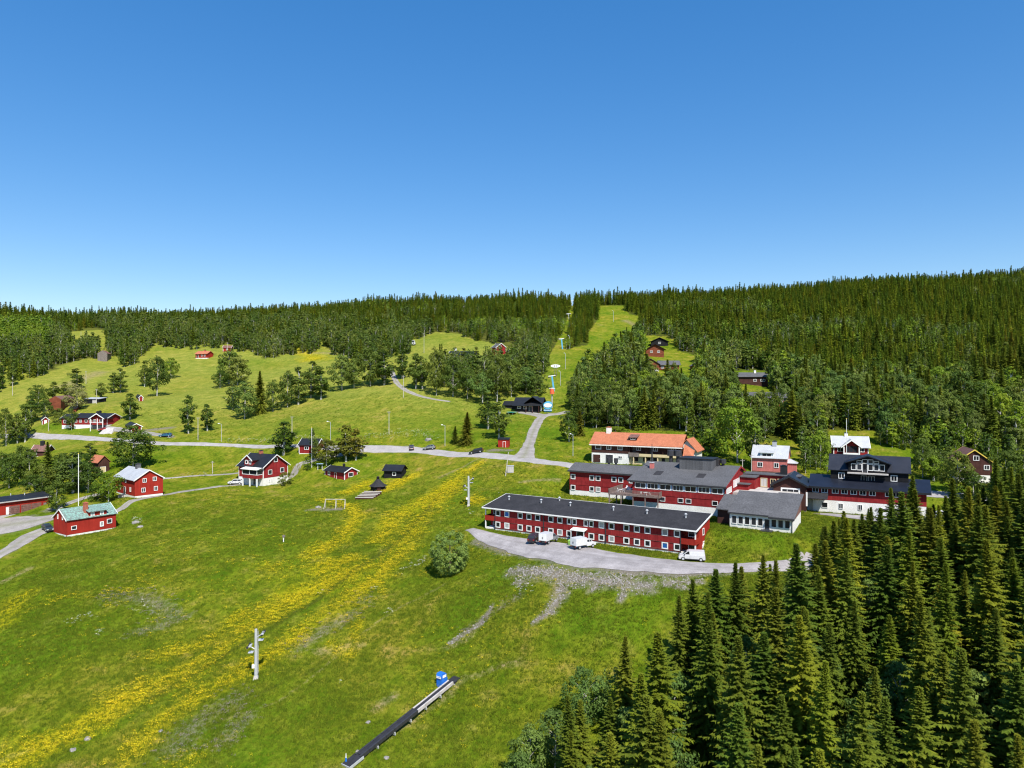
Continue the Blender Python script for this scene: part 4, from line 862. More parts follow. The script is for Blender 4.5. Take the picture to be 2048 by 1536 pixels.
for i in range(3):
    T=tuft(40+i,5,.3,.3,.03);H=heads(50+i,16,.33,.42,.046);ob.append(pobj(T+H,[M['grass'],M['butter']],[0]*len(T)+[1]*len(H)))
plants('yellow_buttercups','yellow buttercups in bands down the meadow',tuple(np.concatenate(q) for q in zip(a,b)),ob,.7,1.3,6)
a=cloud(60000,-95,40,88,200,lambda x,y:density(mPu,x,y)*.6,7)
plants('purple_seedheads','purplish grey flowering weeds in patches on the slope',a,[pobj(heads(70+i,14,.4,.4,.06),[M['purple']]) for i in range(2)],.7,1.3,8)
wm=ZERO()
for p in([(130,1250,1.6),(180,1240,2)],[(200,1275,1.5),(215,1270,1)],[(640,1190,.8),(660,1180,.8)],[(20,1110,2),(70,1090,1.5)],[(940,1030,1.2)],[(800,1150,1.5),(850,1120,2)],[(750,1180,1)],[(280,1220,2),(310,1235,1.5)],[(380,880,2),(500,882,2.2),(640,880,2)],[(740,872,4),(800,870,5),(860,876,5)],[(1000,990,1)],[(540,955,1),(560,975,1)],[(880,1050,1)],[(270,1040,1.2),(280,1050,1)],[(780,1230,1.2)],[(690,1370,.8)],[(1060,1190,1.5),(1030,1180,1)],[(350,955,2),(420,950,2),(460,948,1.5)]):stroke(wm,p,.9,.9)
a=cloud(90000,-110,40,95,290,lambda x,y:density(wm,x,y)*.55,9)
plants('white_umbels','white cow parsley flowering in clumps',a,[pobj(tuft(80+i,5,.5,.2,.03)+heads(90+i,9,.75,.3,.085),[M['grass'],M['umbel']],[0]*5+[1]*9) for i in range(2)],.7,1.3,10)
# stones on the gravel fans
def rock(seed):
    r=np.random.default_rng(seed);d=[(1,0,0),(-1,0,0),(0,1,0),(0,-1,0),(0,0,1),(0,0,-1)];p=[np.array(q)*r.uniform(.6,1.1) for q in d]
    return [[p[a],p[b],p[c]] for a,b,c in((0,2,4),(2,1,4),(1,3,4),(3,0,4),(2,0,5),(1,2,5),(3,1,5),(0,3,5))]
a=cloud(120000,-20,70,105,150,lambda x,y:np.clip(density(mGr,x,y)-.3,0,1)*.5,12)
plants('gravel_stones','loose grey stones spilling down the bank',a,[pobj(rock(i),[M['stone']]) for i in range(3)],.07,.32,13)
# ---------------------------------------------------------------- buildings
_WC={}
class Bld:
    """building in its own frame: u along the front (to the right), v into depth, z up from its base"""
    def __init__(s,name,label,px=None,py=None,ang=0.,Z=None,z=None,xy=None,cat='house',group=None):
        if xy is None:
            if Z is None:p=hit(px,py);xy=(p.x,p.y);zz=p.z
            else:q=at(px,py,Z);xy=q[:2];zz=q[2]
        else:zz=0
        s.z=zz if z is None else z;s.x,s.y=xy;s.a=R(ang);s.c,s.s=math.cos(s.a),math.sin(s.a)
        s.o=thing(name,label,cat,(s.x,s.y,s.z),s.a,group)
    def w(s,u,v):return s.x+u*s.c-v*s.s,s.y+u*s.s+v*s.c
    def upx(s,px,v=0):   # u where the line v=const crosses the picture column
        k=(px-CX)/F;x0,y0=s.w(0,v);return (k*y0-x0)/(s.c-k*s.s)
    def vpx(s,px,u=0):
        k=(px-CX)/F;x0,y0=s.w(u,0);return (k*y0-x0)/(-s.s-k*s.c)
    def zpy(s,py,u=0,v=0):return CZ-(py-CY)/F*s.w(u,v)[1]-s.z
    def part(s,name,mb,mat,parent=None):return mb.build(name,M[mat] if isinstance(mat,str) else mat,parent or s.o)
    def box(s,name,mat,*b,parent=None):return s.part(name,MB().box(*b),mat,parent)
    # frame of a face: origin on plan, rotation
    def face(s,f,a,L,D):
        if f=='f':return (a,0),0
        if f=='r':return (L,a),math.pi/2
        if f=='l':return (0,a),-math.pi/2
        if f=='b':return (a,D),math.pi
        return f[0],f[1]
    def win(s,f,a,z,w,h,panes=1,frame='white',glass='glass',ft=.12,parent=None,name='window',rows=1,dep=.09):
        (u,v),rz=s.face(f,a,getattr(s,'L',0),getattr(s,'D',0))
        key=(round(w,2),round(h,2),panes,frame,glass,ft,rows,dep)
        if key not in _WC:
            m=MB();x0,x1=-w/2,w/2
            m.box(x0,x0+ft,-dep,.02,0,h).box(x1-ft,x1,-dep,.02,0,h).box(x0+ft,x1-ft,-dep,.02,h-ft,h).box(x0+ft,x1-ft,-dep-.04,.02,0,ft)
            for i in range(1,panes):
                c=x0+w*i/panes;m.box(c-.045,c+.045,-dep+.02,.02,ft,h-ft)
            for i in range(1,rows):
                c=h*i/rows;m.box(x0+ft,x1-ft,-dep+.025,.02,c-.04,c+.04)
            g=MB().box(x0+ft*.8,x1-ft*.8,-.035,.015,ft*.8,h-ft*.8)
            _WC[key]=(m.mesh('window',M[frame]),g.mesh('pane',M[glass]))
        a_,b_=_WC[key];o=link(name,a_,parent or s.o,(u,v,z));o.rotation_euler=(0,0,rz);link('pane',b_,o)
        return o
    def door(s,f,a,z,w,h,mat='brown',frame='white',glass=False):
        (u,v),rz=s.face(f,a,getattr(s,'L',0),getattr(s,'D',0))
        m=MB().box(-w/2,w/2,-.05,.02,0,h);o=s.part('door',m,mat);o.location=(u,v,z);o.rotation_euler=(0,0,rz)
        m=MB().box(-w/2-.1,-w/2,-.08,.02,0,h+.1).box(w/2,w/2+.1,-.08,.02,0,h+.1).box(-w/2,w/2,-.08,.02,h,h+.1)
        s.part('frame',m,frame,o)
        if glass:s.part('pane',MB().box(-w*.32,w*.32,-.07,-.04,h*.35,h*.92),'glass',o)
        s.part('handle',MB().box(w*.36,w*.42,-.12,-.045,h*.46,h*.5),'steel',o)
        return o
    def walls(s,L,D,h,rise=0,ridge='u',mat='red',z0=0.,u0=0.,v0=0.,name='wall',rv=None):
        """closed wall block with its gables; ridge 'u','v','mono' (rising to the back) or None"""
        m=MB()
        if ridge=='u':rv=D/2 if rv is None else rv;m.prism([(v0,z0),(v0+D,z0),(v0+D,h if rv==D/2 else h),(v0+rv,h+rise),(v0,h)],u0,u0+L,'x')
        elif ridge=='v':rv=L/2 if rv is None else rv;m.prism([(u0,z0),(u0+L,z0),(u0+L,h),(u0+rv,h+rise),(u0,h)],v0,v0+D,'y')
        elif ridge=='mono':m.prism([(v0,z0),(v0+D,z0),(v0+D,h+rise),(v0,h)],u0,u0+L,'x')
        else:m.box(u0,u0+L,v0,v0+D,z0,h)
        return s.part(name,m,mat)
    def roof(s,L,D,h,rise,ridge='u',mat='tar',over=.5,end=.4,t=.16,trim=None,u0=0.,v0=0.,rv=None,hb=None,name='roof'):
        m=MB();b=MB()
        W_=D if ridge in('u','mono') else L;A0,A1=((u0-end,u0+L+end) if ridge!='v' else (v0-end,v0+D+end));c0=v0 if ridge!='v' else u0
        rv=W_/2 if rv is None else rv;hb=h if hb is None else hb
        ax='x' if ridge!='v' else 'y'
        if ridge=='mono':
            sl=rise/W_;p0=(c0-over,h-sl*over);p1=(c0+W_+over*.6,h+rise+sl*over*.6);P=[p0,p1]
        else:
            s1=rise/rv;s2=(h+rise-hb)/(W_-rv);P=[(c0-over,h-s1*over),(c0+rv,h+rise),(c0+W_+over,hb-s2*over)]
        up=[(q,z+.02+t) for q,z in P];lo=[(q,z+.02) for q,z in P]
        m.prism(lo+up[::-1],A0,A1,ax);o=s.part(name,m,mat)
        if trim:
            for e0,e1 in((A0-.06,A0+.03),(A1-.03,A1+.06)):
                lo2=[(q,z-.12) for q,z in P];up2=[(q,z+.05+t) for q,z in P];k=MB().prism(lo2+up2[::-1],e0,e1,ax);s.part('bargeboard',k,trim,o)
        return o
    def gutterboard(s,u0,u1,v,z,mat='white',h=.2):return s.box('fascia',mat,u0,u1,v-.05,v+.02,z-h,z)
    def chimney(s,u,v,z0,z1,w=.8,mat='brick',cap='darksteel',parent=None):
        o=s.part('chimney',MB().box(u-w/2,u+w/2,v-w/2,v+w/2,z0,z1),mat,parent);s.part('chimney_cap',MB().box(u-w/2-.08,u+w/2+.08,v-w/2-.08,v+w/2+.08,z1,z1+.12).box(u-w*.25,u+w*.25,v-w*.25,v+w*.25,z1+.12,z1+.3),cap,o);return o
    def post(s,u,v,z0,z1,r=.09,mat='white',name='post',parent=None):return s.part(name,MB().box(u-r,u+r,v-r,v+r,z0,z1),mat,parent)
    def corners(s,L,D,h,z0=0.,mat='white',w=.2):
        for u,v in((0,0),(L,0),(L,D),(0,D)):s.box('corner_board',mat,u-(.04 if u==0 else w),u+(w if u==0 else .04),v-(.04 if v==0 else w),v+(w if v==0 else .04),z0,h)
    def rail(s,p,q,z,h=1.,mat='greywood',n=None,name='railing'):
        m=MB();p=Vector((*p,0));q=Vector((*q,0));L=(q-p).length;n=n or max(2,int(L/.22));d=(q-p)/L
        m.tube(p+Vector((0,0,z+h)),q+Vector((0,0,z+h)),.06,n=4).tube(p+Vector((0,0,z+.12)),q+Vector((0,0,z+.12)),.04,n=4)
        o=s.part(name,m,mat)
        for i in range(n+1):
            c=p+d*L*i/n;s.part('baluster',MB().box(c.x-.05,c.x+.05,c.y-.03,c.y+.03,z,z+h),mat,o)
        return o
# ---- long two storey building
def motel():
    b=Bld('long_building','long two storey red building with low black roof beside the gravel parking',xy=(-6.4,169),ang=-32.06,z=.0,cat='building')
    L,D=50.9,9.5;b.L,b.D=L,D;E=5.0;RZ=1.6
    zt=lambda v:E+RZ*v/D
    b.walls(L-6.2,D,E,RZ,'mono','red',.3,2.9)
    b.part('end_wall',MB().prism([(2.4,.3),(D,.3),(D,zt(D)),(2.4,zt(2.4))],.05,2.88,'x'),'red')
    b.part('end_wall',MB().prism([(2.4,.3),(D,.3),(D,zt(D)),(2.4,zt(2.4))],L-3.28,L-.02,'x'),'redv')
    b.box('foundation','offwhite',2.92,L-3.32,.04,D-.05,-2.5,.3);b.box('foundation','offwhite',.1,2.9,.2,D-.05,-2.5,.28);b.box('foundation','offwhite',L-3.3,L+.02,.2,D-.02,-2.5,.28)
    b.part('retaining_wall',MB().prism([(4.2,-1),(D+.02,-1),(D+.02,2.4),(6.5,1.9),(4.2,1.2)],L,L+.16,'x'),'offwhite')
    rf=b.roof(L,D,E,RZ,'mono','tar',.75,.35,.2)
    sl=RZ/D
    b.part('fascia',MB().box(-.42,L+.42,-.83,-.74,E-sl*.75-.02,E-sl*.75+.25),'white',rf)
    b.part('fascia',MB().box(-.42,L+.42,D+.46,D+.53,E+RZ-.02,E+RZ+.34),'white',rf)
    for a,e in((-.42,-.34),(L+.34,L+.42)):b.part('fascia',MB().prism([(-.74,E-sl*.75-.1),(D+.46,E+RZ+sl*.45-.1),(D+.46,E+RZ+sl*.45+.27),(-.74,E-sl*.75+.27)],a,e,'x'),'white',rf)
    # projecting bands of cladding between the window rows
    b.box('cladding_band','red',2.92,L-3.32,-.06,0,1.98,3.2);b.box('cladding_band','red',2.92,L-3.32,-.05,0,.3,.52);b.box('cladding_band','red',2.92,L-3.32,-.05,0,4.64,4.98)
    for z_ in(.5,1.94,3.2,4.6):b.box('joint_shadow_line','oldtile',2.9,L-3.3,-.085,-.0,z_,z_+.05)  # shade of the overlapping panel joints, put in as dark strips along the bands
    ups=[230,303,412,484,555,663,737,813,857,950,995,1078,1160,1282,1368,1455,1597,1697]
    for i,x in enumerate(ups):
        px=940+x*.24414;u=b.upx(px);w=1.35 if x not in(857,995,950,813) else 1.1
        b.win('f',u,3.24,w,1.38,1,'white','glassblue' if i==1 else('glasspale' if i in(11,16) else 'glass'),.2)
        if x not in(857,950):b.win('f',u,.54,1.35,1.38,1,'white',{1:'glasspale',16:'glassblue',6:'glasspale',12:'glasspale'}.get(i,'glass'),.2)
    for x in(605,1113,1727):
        u=b.upx(940+x*.24414);b.part('downpipe',MB().box(u-.09,u+.09,-.2,-.07,.1,E-.1),'darksteel')
    b.part('downpipe',MB().box(2.8,2.95,-.16,-.06,.1,E-.1),'darksteel')
    # corner balconies
    for s0,s1,sx in((0,2.86,.1),(L-3.2,L,L-.1)):
        b.part('balcony',MB().box(s0,s1,.0,2.38,2.35,2.5).box(s0,s1,-.06,.02,1.98,3.15).box(sx-.1 if sx<1 else sx,sx if sx<1 else sx+.1,.02,2.4,1.98,3.15),'redv')
        b.post(sx,.12,.0,1.98,.11);b.post(sx,.12,3.15,E+.0,.11)
        b.win(('f' if 0 else ((s0+s1)/2,2.38),0),0,.45,1.4,1.5,1,'white');b.win((((s0+s1)/2,2.38),0),0,3.1,1.4,1.4,1,'white')
    b.win('r',5.,3.2,1.,1.4);b.win('r',5.2,.5,.9,1.4)
    # entrance
    u=b.upx(940+905*.24414);b.door('f',u,.3,1.7,2.05,'darksteel','white',True);b.part('canopy',MB().hexa([(u-1.7,-1.7,2.35),(u+1.7,-1.7,2.35),(u+1.7,-.07,2.6),(u-1.7,-.07,2.6),(u-1.7,-1.7,2.5),(u+1.7,-1.7,2.5),(u+1.7,-.07,2.8),(u-1.7,-.07,2.8)]),'white')
    b.box('step','concrete',u-1.4,u+1.4,-1.5,-.02,-.4,.25);b.post(u-1.55,-1.55,-.3,2.36,.06);b.post(u+1.55,-1.55,-.3,2.36,.06)
    for x,y in((320,625),(583,665),(733,650),(822,690),(1175,735),(1450,765),(1768,785)):
        v=D*.9 if x==733 else D*.62;u=b.upx(940+x*.24414,v);z=zt(v)+.2
        o=b.part('roof_vent',MB().tube((u,v,z),(u,v,z+.75),.16,n=8),'steel',rf);b.part('vent_cap',MB().tube((u,v,z+.75),(u,v,z+.8),.34,n=8).tube((u,v,z+.8),(u,v,z+1.),.34,.08,n=8),'steel',o)
motel()
# ---- hotel with terrace
def hotel():
    b=Bld('hotel_building','red hotel with grey felt roofs and wooden terrace behind the long building',xy=(15.5,191),ang=-30,z=4.7,cat='hotel')
    b.L,b.D=21.8,8.2
    # left wing
    b.walls(21.8,8.2,6.5,1.5,'u','red',1.2);b.box('foundation','offwhite',.03,21.7,.03,8.1,-3,1.2)
    rw=b.roof(21.8,8.2,6.5,1.5,'u','slate',.6,.35,.14);b.part('fascia',MB().box(-.36,21.8,-.66,-.6,6.1,6.5),'darksteel',rw)
    b.box('cladding_band','red',0,21.8,-.06,0,2.65,3.95);b.box('cladding_band','red',0,21.8,-.05,0,5.6,6.4)
    for x,d in((222,0),(735,0),(905,0),(1340,0),(1525,0),(1815,0)):
        u=b.upx(1130+x*.0732);b.win('f',u,4.1,1.35,1.35,1,'white','glass',.18)
        if x<1000:b.win('f',u,1.22,1.35,1.3,1,'white','glasspale' if x==905 else 'glass',.18)
    for px in(1218,1232):
        u=b.upx(px,4.6);b.part('roof_vent',MB().tube((u,4.6,7.6),(u,4.6,8.6),.3,n=8).tube((u,4.6,8.6),(u,4.6,9.8),.55,n=10),'darksteel',rw)
    # main block
    u0,u1,v0,v1=21.9,43.8,-11.,8.;LM=u1-u0;DM=v1-v0;rv=14.3
    b.part('main_wall',MB().prism([(v0,1.6),(v1,1.6),(v1,8.2),(v0+rv,9.55),(v0,6.5)],u0,u1,'x'),'red')
    b.box('foundation','offwhite',u0+.1,u1-.02,v0+.02,v1-.1,-3,1.6)
    sl=3.05/rv
    rm=b.part('main_roof',MB().prism([(v0-.55,6.52-sl*.55),(v0+rv,9.57),(v1+.6,8.05),(v1+.6,8.22),(v0+rv,9.75),(v0-.55,6.7-sl*.55)],u0-1.2,u1+.35,'x'),'slate')
    b.part('fascia',MB().box(u0-1.22,u1+.37,v0-.62,v0-.55,6.2,6.58),'darksteel',rm)
    b.part('bargeboard',MB().prism([(v0-.55,6.2-sl*.5),(v0+rv,9.3),(v1+.6,7.8),(v1+.6,8.25),(v0+rv,9.78),(v0-.55,6.72-sl*.5)],u1+.36,u1+.42,'x'),'red',rm)
    def B(px):return b.upx(px,v0)
    # upper window band
    for i,(xa,xb) in enumerate(((808,925),(940,1060),(1075,1195),(1215,1330),(1345,1470),(1490,1615),(1635,1760))):
        ua,ub=B(1120+xa*.18555),B(1120+xb*.18555);b.win(((ua+ub)/2*1.,v0),0,0,1,1) if 0 else b.win((((ua+ub)/2,v0),0),0,4.72,ub-ua,1.35,2 if i%2==0 else 3,'white','glass',.13)
        b.box('panel','ltblue',ub+.02,ub+.26,v0-.04,v0,4.75,6.05)
    for x in(1105,1300,1385,1670):
        u=B(1120+x*.18555);b.win(((u,v0),0),0,2.05,1.3,1.05,1,'white','glass',.1)
    b.box('cladding_band','red',u0,u1,v0-.07,v0,3.35,4.6)
    b.part('downpipe',MB().box(u1-.25,u1-.1,v0-.18,v0-.05,-.5,6.2),'darksteel')
    for k in range(5):b.win(((u1,v0+1.3+k*1.05),math.pi/2),0,4.6,.75,1.3,1,'white','glasspale',.12)
    for k in range(5):b.win(((u1,v0+8.2+k*1.35),math.pi/2),0,5.3,.8,1.7,1,'white','glasspale',.14)
    # plant room and chimneys on the roof
    zr=lambda v:6.52+sl*(v-v0) if v<v0+rv else 9.6
    b.box('roof_penthouse','slate',30.5,38.5,-1.5,3.6,8.2,11.4,parent=rm);b.box('penthouse_cap','tarblack',30.3,38.7,-1.7,3.8,11.4,11.55,parent=rm)
    for px,v in((1342,3.6),(1356,4.)):
        u=b.upx(px,5.2);b.part('roof_fan',MB().tube((u,5.2,8.8),(u,5.2,11.2),.5,n=8).tube((u,5.2,11.2),(u,5.2,12.6),1.,.9,n=10),'darksteel',rm)
    u=b.upx(1427,2.6);b.box('roof_box','darksteel',u-1.3,u+1.3,2.,4.,9,11.2,parent=rm);u=b.upx(1446,3.);b.part('roof_fan',MB().tube((u,3,9),(u,3,10.2),.35,n=8).tube((u,3,10.2),(u,3,11.2),.75,n=10),'darksteel',rm)
    u=b.upx(1304,-2.);b.chimney(u,-2.,8,9.9,.9,'pink','steel',rm);b.part('flue',MB().tube((u,-2,10.1),(u,-2,12.4),.25,.18,n=8).tube((u,-2,12.4),(u,-2,14.6),.1,.08,n=6),'darksteel',rm)
    for x,y in((1060,535),(1520,545)):
        u=b.upx(1120+x*.18555,-5.5);b.part('roof_hatch',MB().hexa([(u-.9,-6.8,zr(-6.8)+.17),(u+.9,-6.8,zr(-6.8)+.17),(u+.9,-4.,zr(-4.)+.17),(u-.9,-4.,zr(-4.)+.17),(u-.9,-6.8,zr(-6.8)+.24),(u+.9,-6.8,zr(-6.8)+.24),(u+.9,-4.,zr(-4.)+.24),(u-.9,-4.,zr(-4.)+.24)]),'tar',rm)
    b.part('roof_light',MB().prism([(v0+9.6,zr(v0+9.6)),(v0+12.6,zr(v0+12.6)),(v0+12.6,8.9),(v0+9.6,8.1)],u0-.6,u0+.9,'x'),'red',rm)
    # terrace
    zf=3.3;d=b.part('terrace',MB().box(16.6,29.2,-13.4,-11.12,zf-.3,zf).box(16.6,21.7,-11.12,-4.,zf-.3,zf),'deckwood')
    for p,q in(((16.65,-13.35),(29.15,-13.35)),((29.15,-13.35),(29.15,-11.2)),((16.65,-13.35),(16.65,-4.))):b.rail(p,q,zf,1.05,'deckwood')
    for u in(16.8,19.8,22.8,25.8,28.9):b.post(u,-13.2,-3,zf-.31,.11,'deckwood')
    b.post(16.8,-8.5,-3,zf-.31,.11,'deckwood');b.post(16.8,-4.4,-3,zf-.31,.11,'deckwood')
    b.part('brace',MB().tube((16.8,-13.2,1.2),(18.6,-11.5,zf-.35),.07,n=4),'deckwood')
    # low link with glazed doors towards the patio
    b.box('link_wall','red',u1+.01,u1+13,7.6,11,4.,7.4);b.box('link_roof','slate',u1,u1+13.3,7.2,11.5,7.41,7.6)
    b.box('link_wall','red',u1+.01,u1+3.6,3.2,7.59,4.2,7.1);b.box('link_roof','slate',u1+.01,u1+3.9,2.9,7.19,7.11,7.3);b.box('porch_wall','red',u1+.01,u1+2.6,.6,3.19,4.2,5.7);b.box('porch_roof','slate',u1+.01,u1+2.9,.3,2.89,5.71,5.86)
    for k,(du,w) in enumerate(((4.9,1.6),(7.,1.3),(8.7,1.3),(10.6,1.6))):b.win(((u1+du,7.59),0),0,4.5 if k%2==0 else 4.4,w,2.2,2,'cream','glasspale' if k%2==0 else 'glass',.14)
    pt=MB().box(u1+.05,u1+13.5,-4.,7.58,2.5,4.38);o=b.part('patio',pt,'concrete')
    return b,zf
HB,HZF=hotel()
# ---- glazed annex
def annex():
    b=Bld('annex_building','white annex with grey sloping roof and window row below the hotel',xy=(46,150),ang=-32,z=4.3,cat='building');L,D=12.6,8.7;b.L,b.D=L,D
    b.walls(L,D,3.0,3.1,'mono','offwhite',-2.5);b.part('gable_cladding',MB().prism([(.1,2.2),(D,3.),(D,6.05),(.05,2.98)],L,L+.08,'x'),'oldtile')
    r=b.roof(8.,D,3.05,3.1,'mono','slate',.45,.3,.15);r2=b.roof(4.6,D,3.06,3.1,'mono','slate',.95,.25,.2,None,8.25,name='roof_section')
    b.part('fascia',MB().box(-.3,7.9,-.52,-.45,2.75,3.05),'darksteel',r);b.part('fascia',MB().box(8.01,13.1,-1.02,-.95,2.5,2.85),'darksteel',r2)
    for k in range(9):
        u=.95+k*1.33
        if k!=5:b.win('f',u,.62,1.16,1.75,1,'white','glass',.13)
    b.door('f',.95+5*1.33,.1,1.0,2.1,'darksteel','white',True);b.box('step','darksteel',6.5,8.8,-1.6,-.03,-.6,.05)
    b.box('connector_wall','brown',-3.2,-.02,2.2,D,-2,3.2);b.part('connector_roof',MB().prism([(1.4,3.0),(D,5.2),(D,5.4),(1.4,3.2)],-3.4,-.32,'x'),'slate')
    b.part('downpipe',MB().box(L-.2,L-.08,-.16,-.05,-.6,2.6),'darksteel')
annex()
# ---- black roofed lodge
def lodge():
    b=Bld('lodge_building','large lodge with black upper floors, red band and white basement',xy=(70.7,167),ang=-27.5,z=4.55,cat='building');L,D=23.2,10.;b.L,b.D=L,D
    b.walls(L,D,5.95,2.0,'u','red',2.7);b.box('foundation','offwhite',.02,L-.02,.02,D-.05,-3,2.7)
    r=b.roof(L,D,5.95,2.,'u','bluemetal',.8,.9,.14);b.part('fascia',MB().box(-.9,L+.9,-.87,-.8,5.4,5.85),'tarblack',r)
    for x in(1222,1340,1475,1592,1710,1828,1950):
        u=b.upx(1440+x*.15625);b.win('f',u,4.35,1.4,1.4,2,'white','glass',.13)
    for px in(1777,1792):b.win('f',b.upx(px),4.35,1.4,1.4,2,'white','glass',.13)
    for x,w in((1340,1.3),(1548,.9),(1795,.9)):
        u=b.upx(1440+x*.15625);b.win('f',u,.9,w,1.25,1 if w>1 else 2,'white','glass',.07)
    # tall upper block
    vu=3.2;ul=b.upx(1661,vu);ur=b.upx(1817,vu+1);LU=ur-ul
    b.walls(LU,6.4,9.9,2.9,'u','black',6.,ul,vu,'upper_wall');ru=b.roof(LU,6.4,9.9,2.9,'u','bluemetal',.55,.5,.15,None,ul,vu,name='upper_roof')
    for px in(1683,1788):b.win(((b.upx(px,vu),vu),0),0,7.5,1.35,1.4,2,'white','glass',.14)
    for px in(1728,1743):b.win(((b.upx(px,vu),vu),0),0,7.2,1.3,1.3,2,'concrete','glass',.1)
    # glazed gable dormer with balcony
    d0,d1=b.upx(1697,vu-.6),b.upx(1775,vu-.6);dm=(d0+d1)/2;fv=vu-.6
    b.part('dormer_wall',MB().prism([(d0,9.25),(d1,9.25),(d1,11.6),(dm,13.0),(d0,11.6)],fv,fv+4,'y'),'black')
    dr=b.part('dormer_roof',MB().prism([(d0-.8,11.32),(dm,13.05),(d1+.8,11.32),(d1+.8,11.55),(dm,13.32),(d0-.8,11.55)],fv-.9,fv+4.2,'y'),'bluemetal')
    b.box('balcony','concrete',d0-.2,d1+.2,fv-1.1,fv,8.95,9.22)
    n=6;wd=(d1-d0-1.)/n
    for k in range(n):
        u=d0+.5+wd*(k+.5)
        if k==2:b.door(((u,fv),0),0,9.28,wd*.8,2.05,'darksteel','white',True)
        else:b.win(((u,fv),0),0,9.75,wd*.93,1.5,1,'white','glass',.12)
        top=11.4+1.35*(1-abs(u-dm)/(dm-d0));
        if top-11.4>.4:b.win(((u,fv),0),0,11.38,wd*.93,min(.95,top-11.5),1,'white','glass',.1)
    # left cross wing with its own gable
    w0,w1=-8.3,-1.2;fv=-3.2
    b.part('wing_wall',MB().prism([(w0,.2),(w1,.2),(w1,6.2),((w0+w1)/2,8.0),(w0,6.2)],fv,7,'y'),'brown');b.box('wing_foundation','offwhite',w0+.05,w1-.05,fv+.05,6.9,-3,.2)
    m=(w0+w1)/2;rw=b.part('wing_roof',MB().prism([(w0-.6,5.92),(m,8.05),(w1+.6,5.92),(w1+.6,6.1),(m,8.25),(w0-.6,6.1)],fv-.7,8,'y'),'bluemetal')
    b.part('bargeboard',MB().prism([(w0-.65,5.7),(m,7.85),(w1+.65,5.7),(w1+.65,6.1),(m,8.28),(w0-.65,6.1)],fv-.78,fv-.7,'y'),'tarblack',rw)
    b.box('link_wall','red',w1+.01,0,.6,D-1,2.7,5.9);b.box('link_foundation','offwhite',w1+.02,.0,.65,D-1,-3,2.7);b.part('link_roof',MB().prism([(-.4,5.6),(5,7.95),(9,6.5),(9,6.65),(5,8.1),(-.4,5.75)],w1+.61,-.91,'x'),'bluemetal')
    b.win(((m+.2,fv),0),0,3.5,4.2,1.9,3,'white','glass',.32)
    b.part('porch',MB().prism([(-3.,3.2),(.5,4.4),(.5,4.55),(-3.,3.35)],w1+.05,3.4,'x'),'tar')
    b.chimney(w0+1.6,3.,6.8,9.8,1.5,'tarblack','tarblack',rw)
    b.box('trim_post','white',w1+.02,w1+.35,fv+.1,fv+.4,1.4,4.6)
lodge()
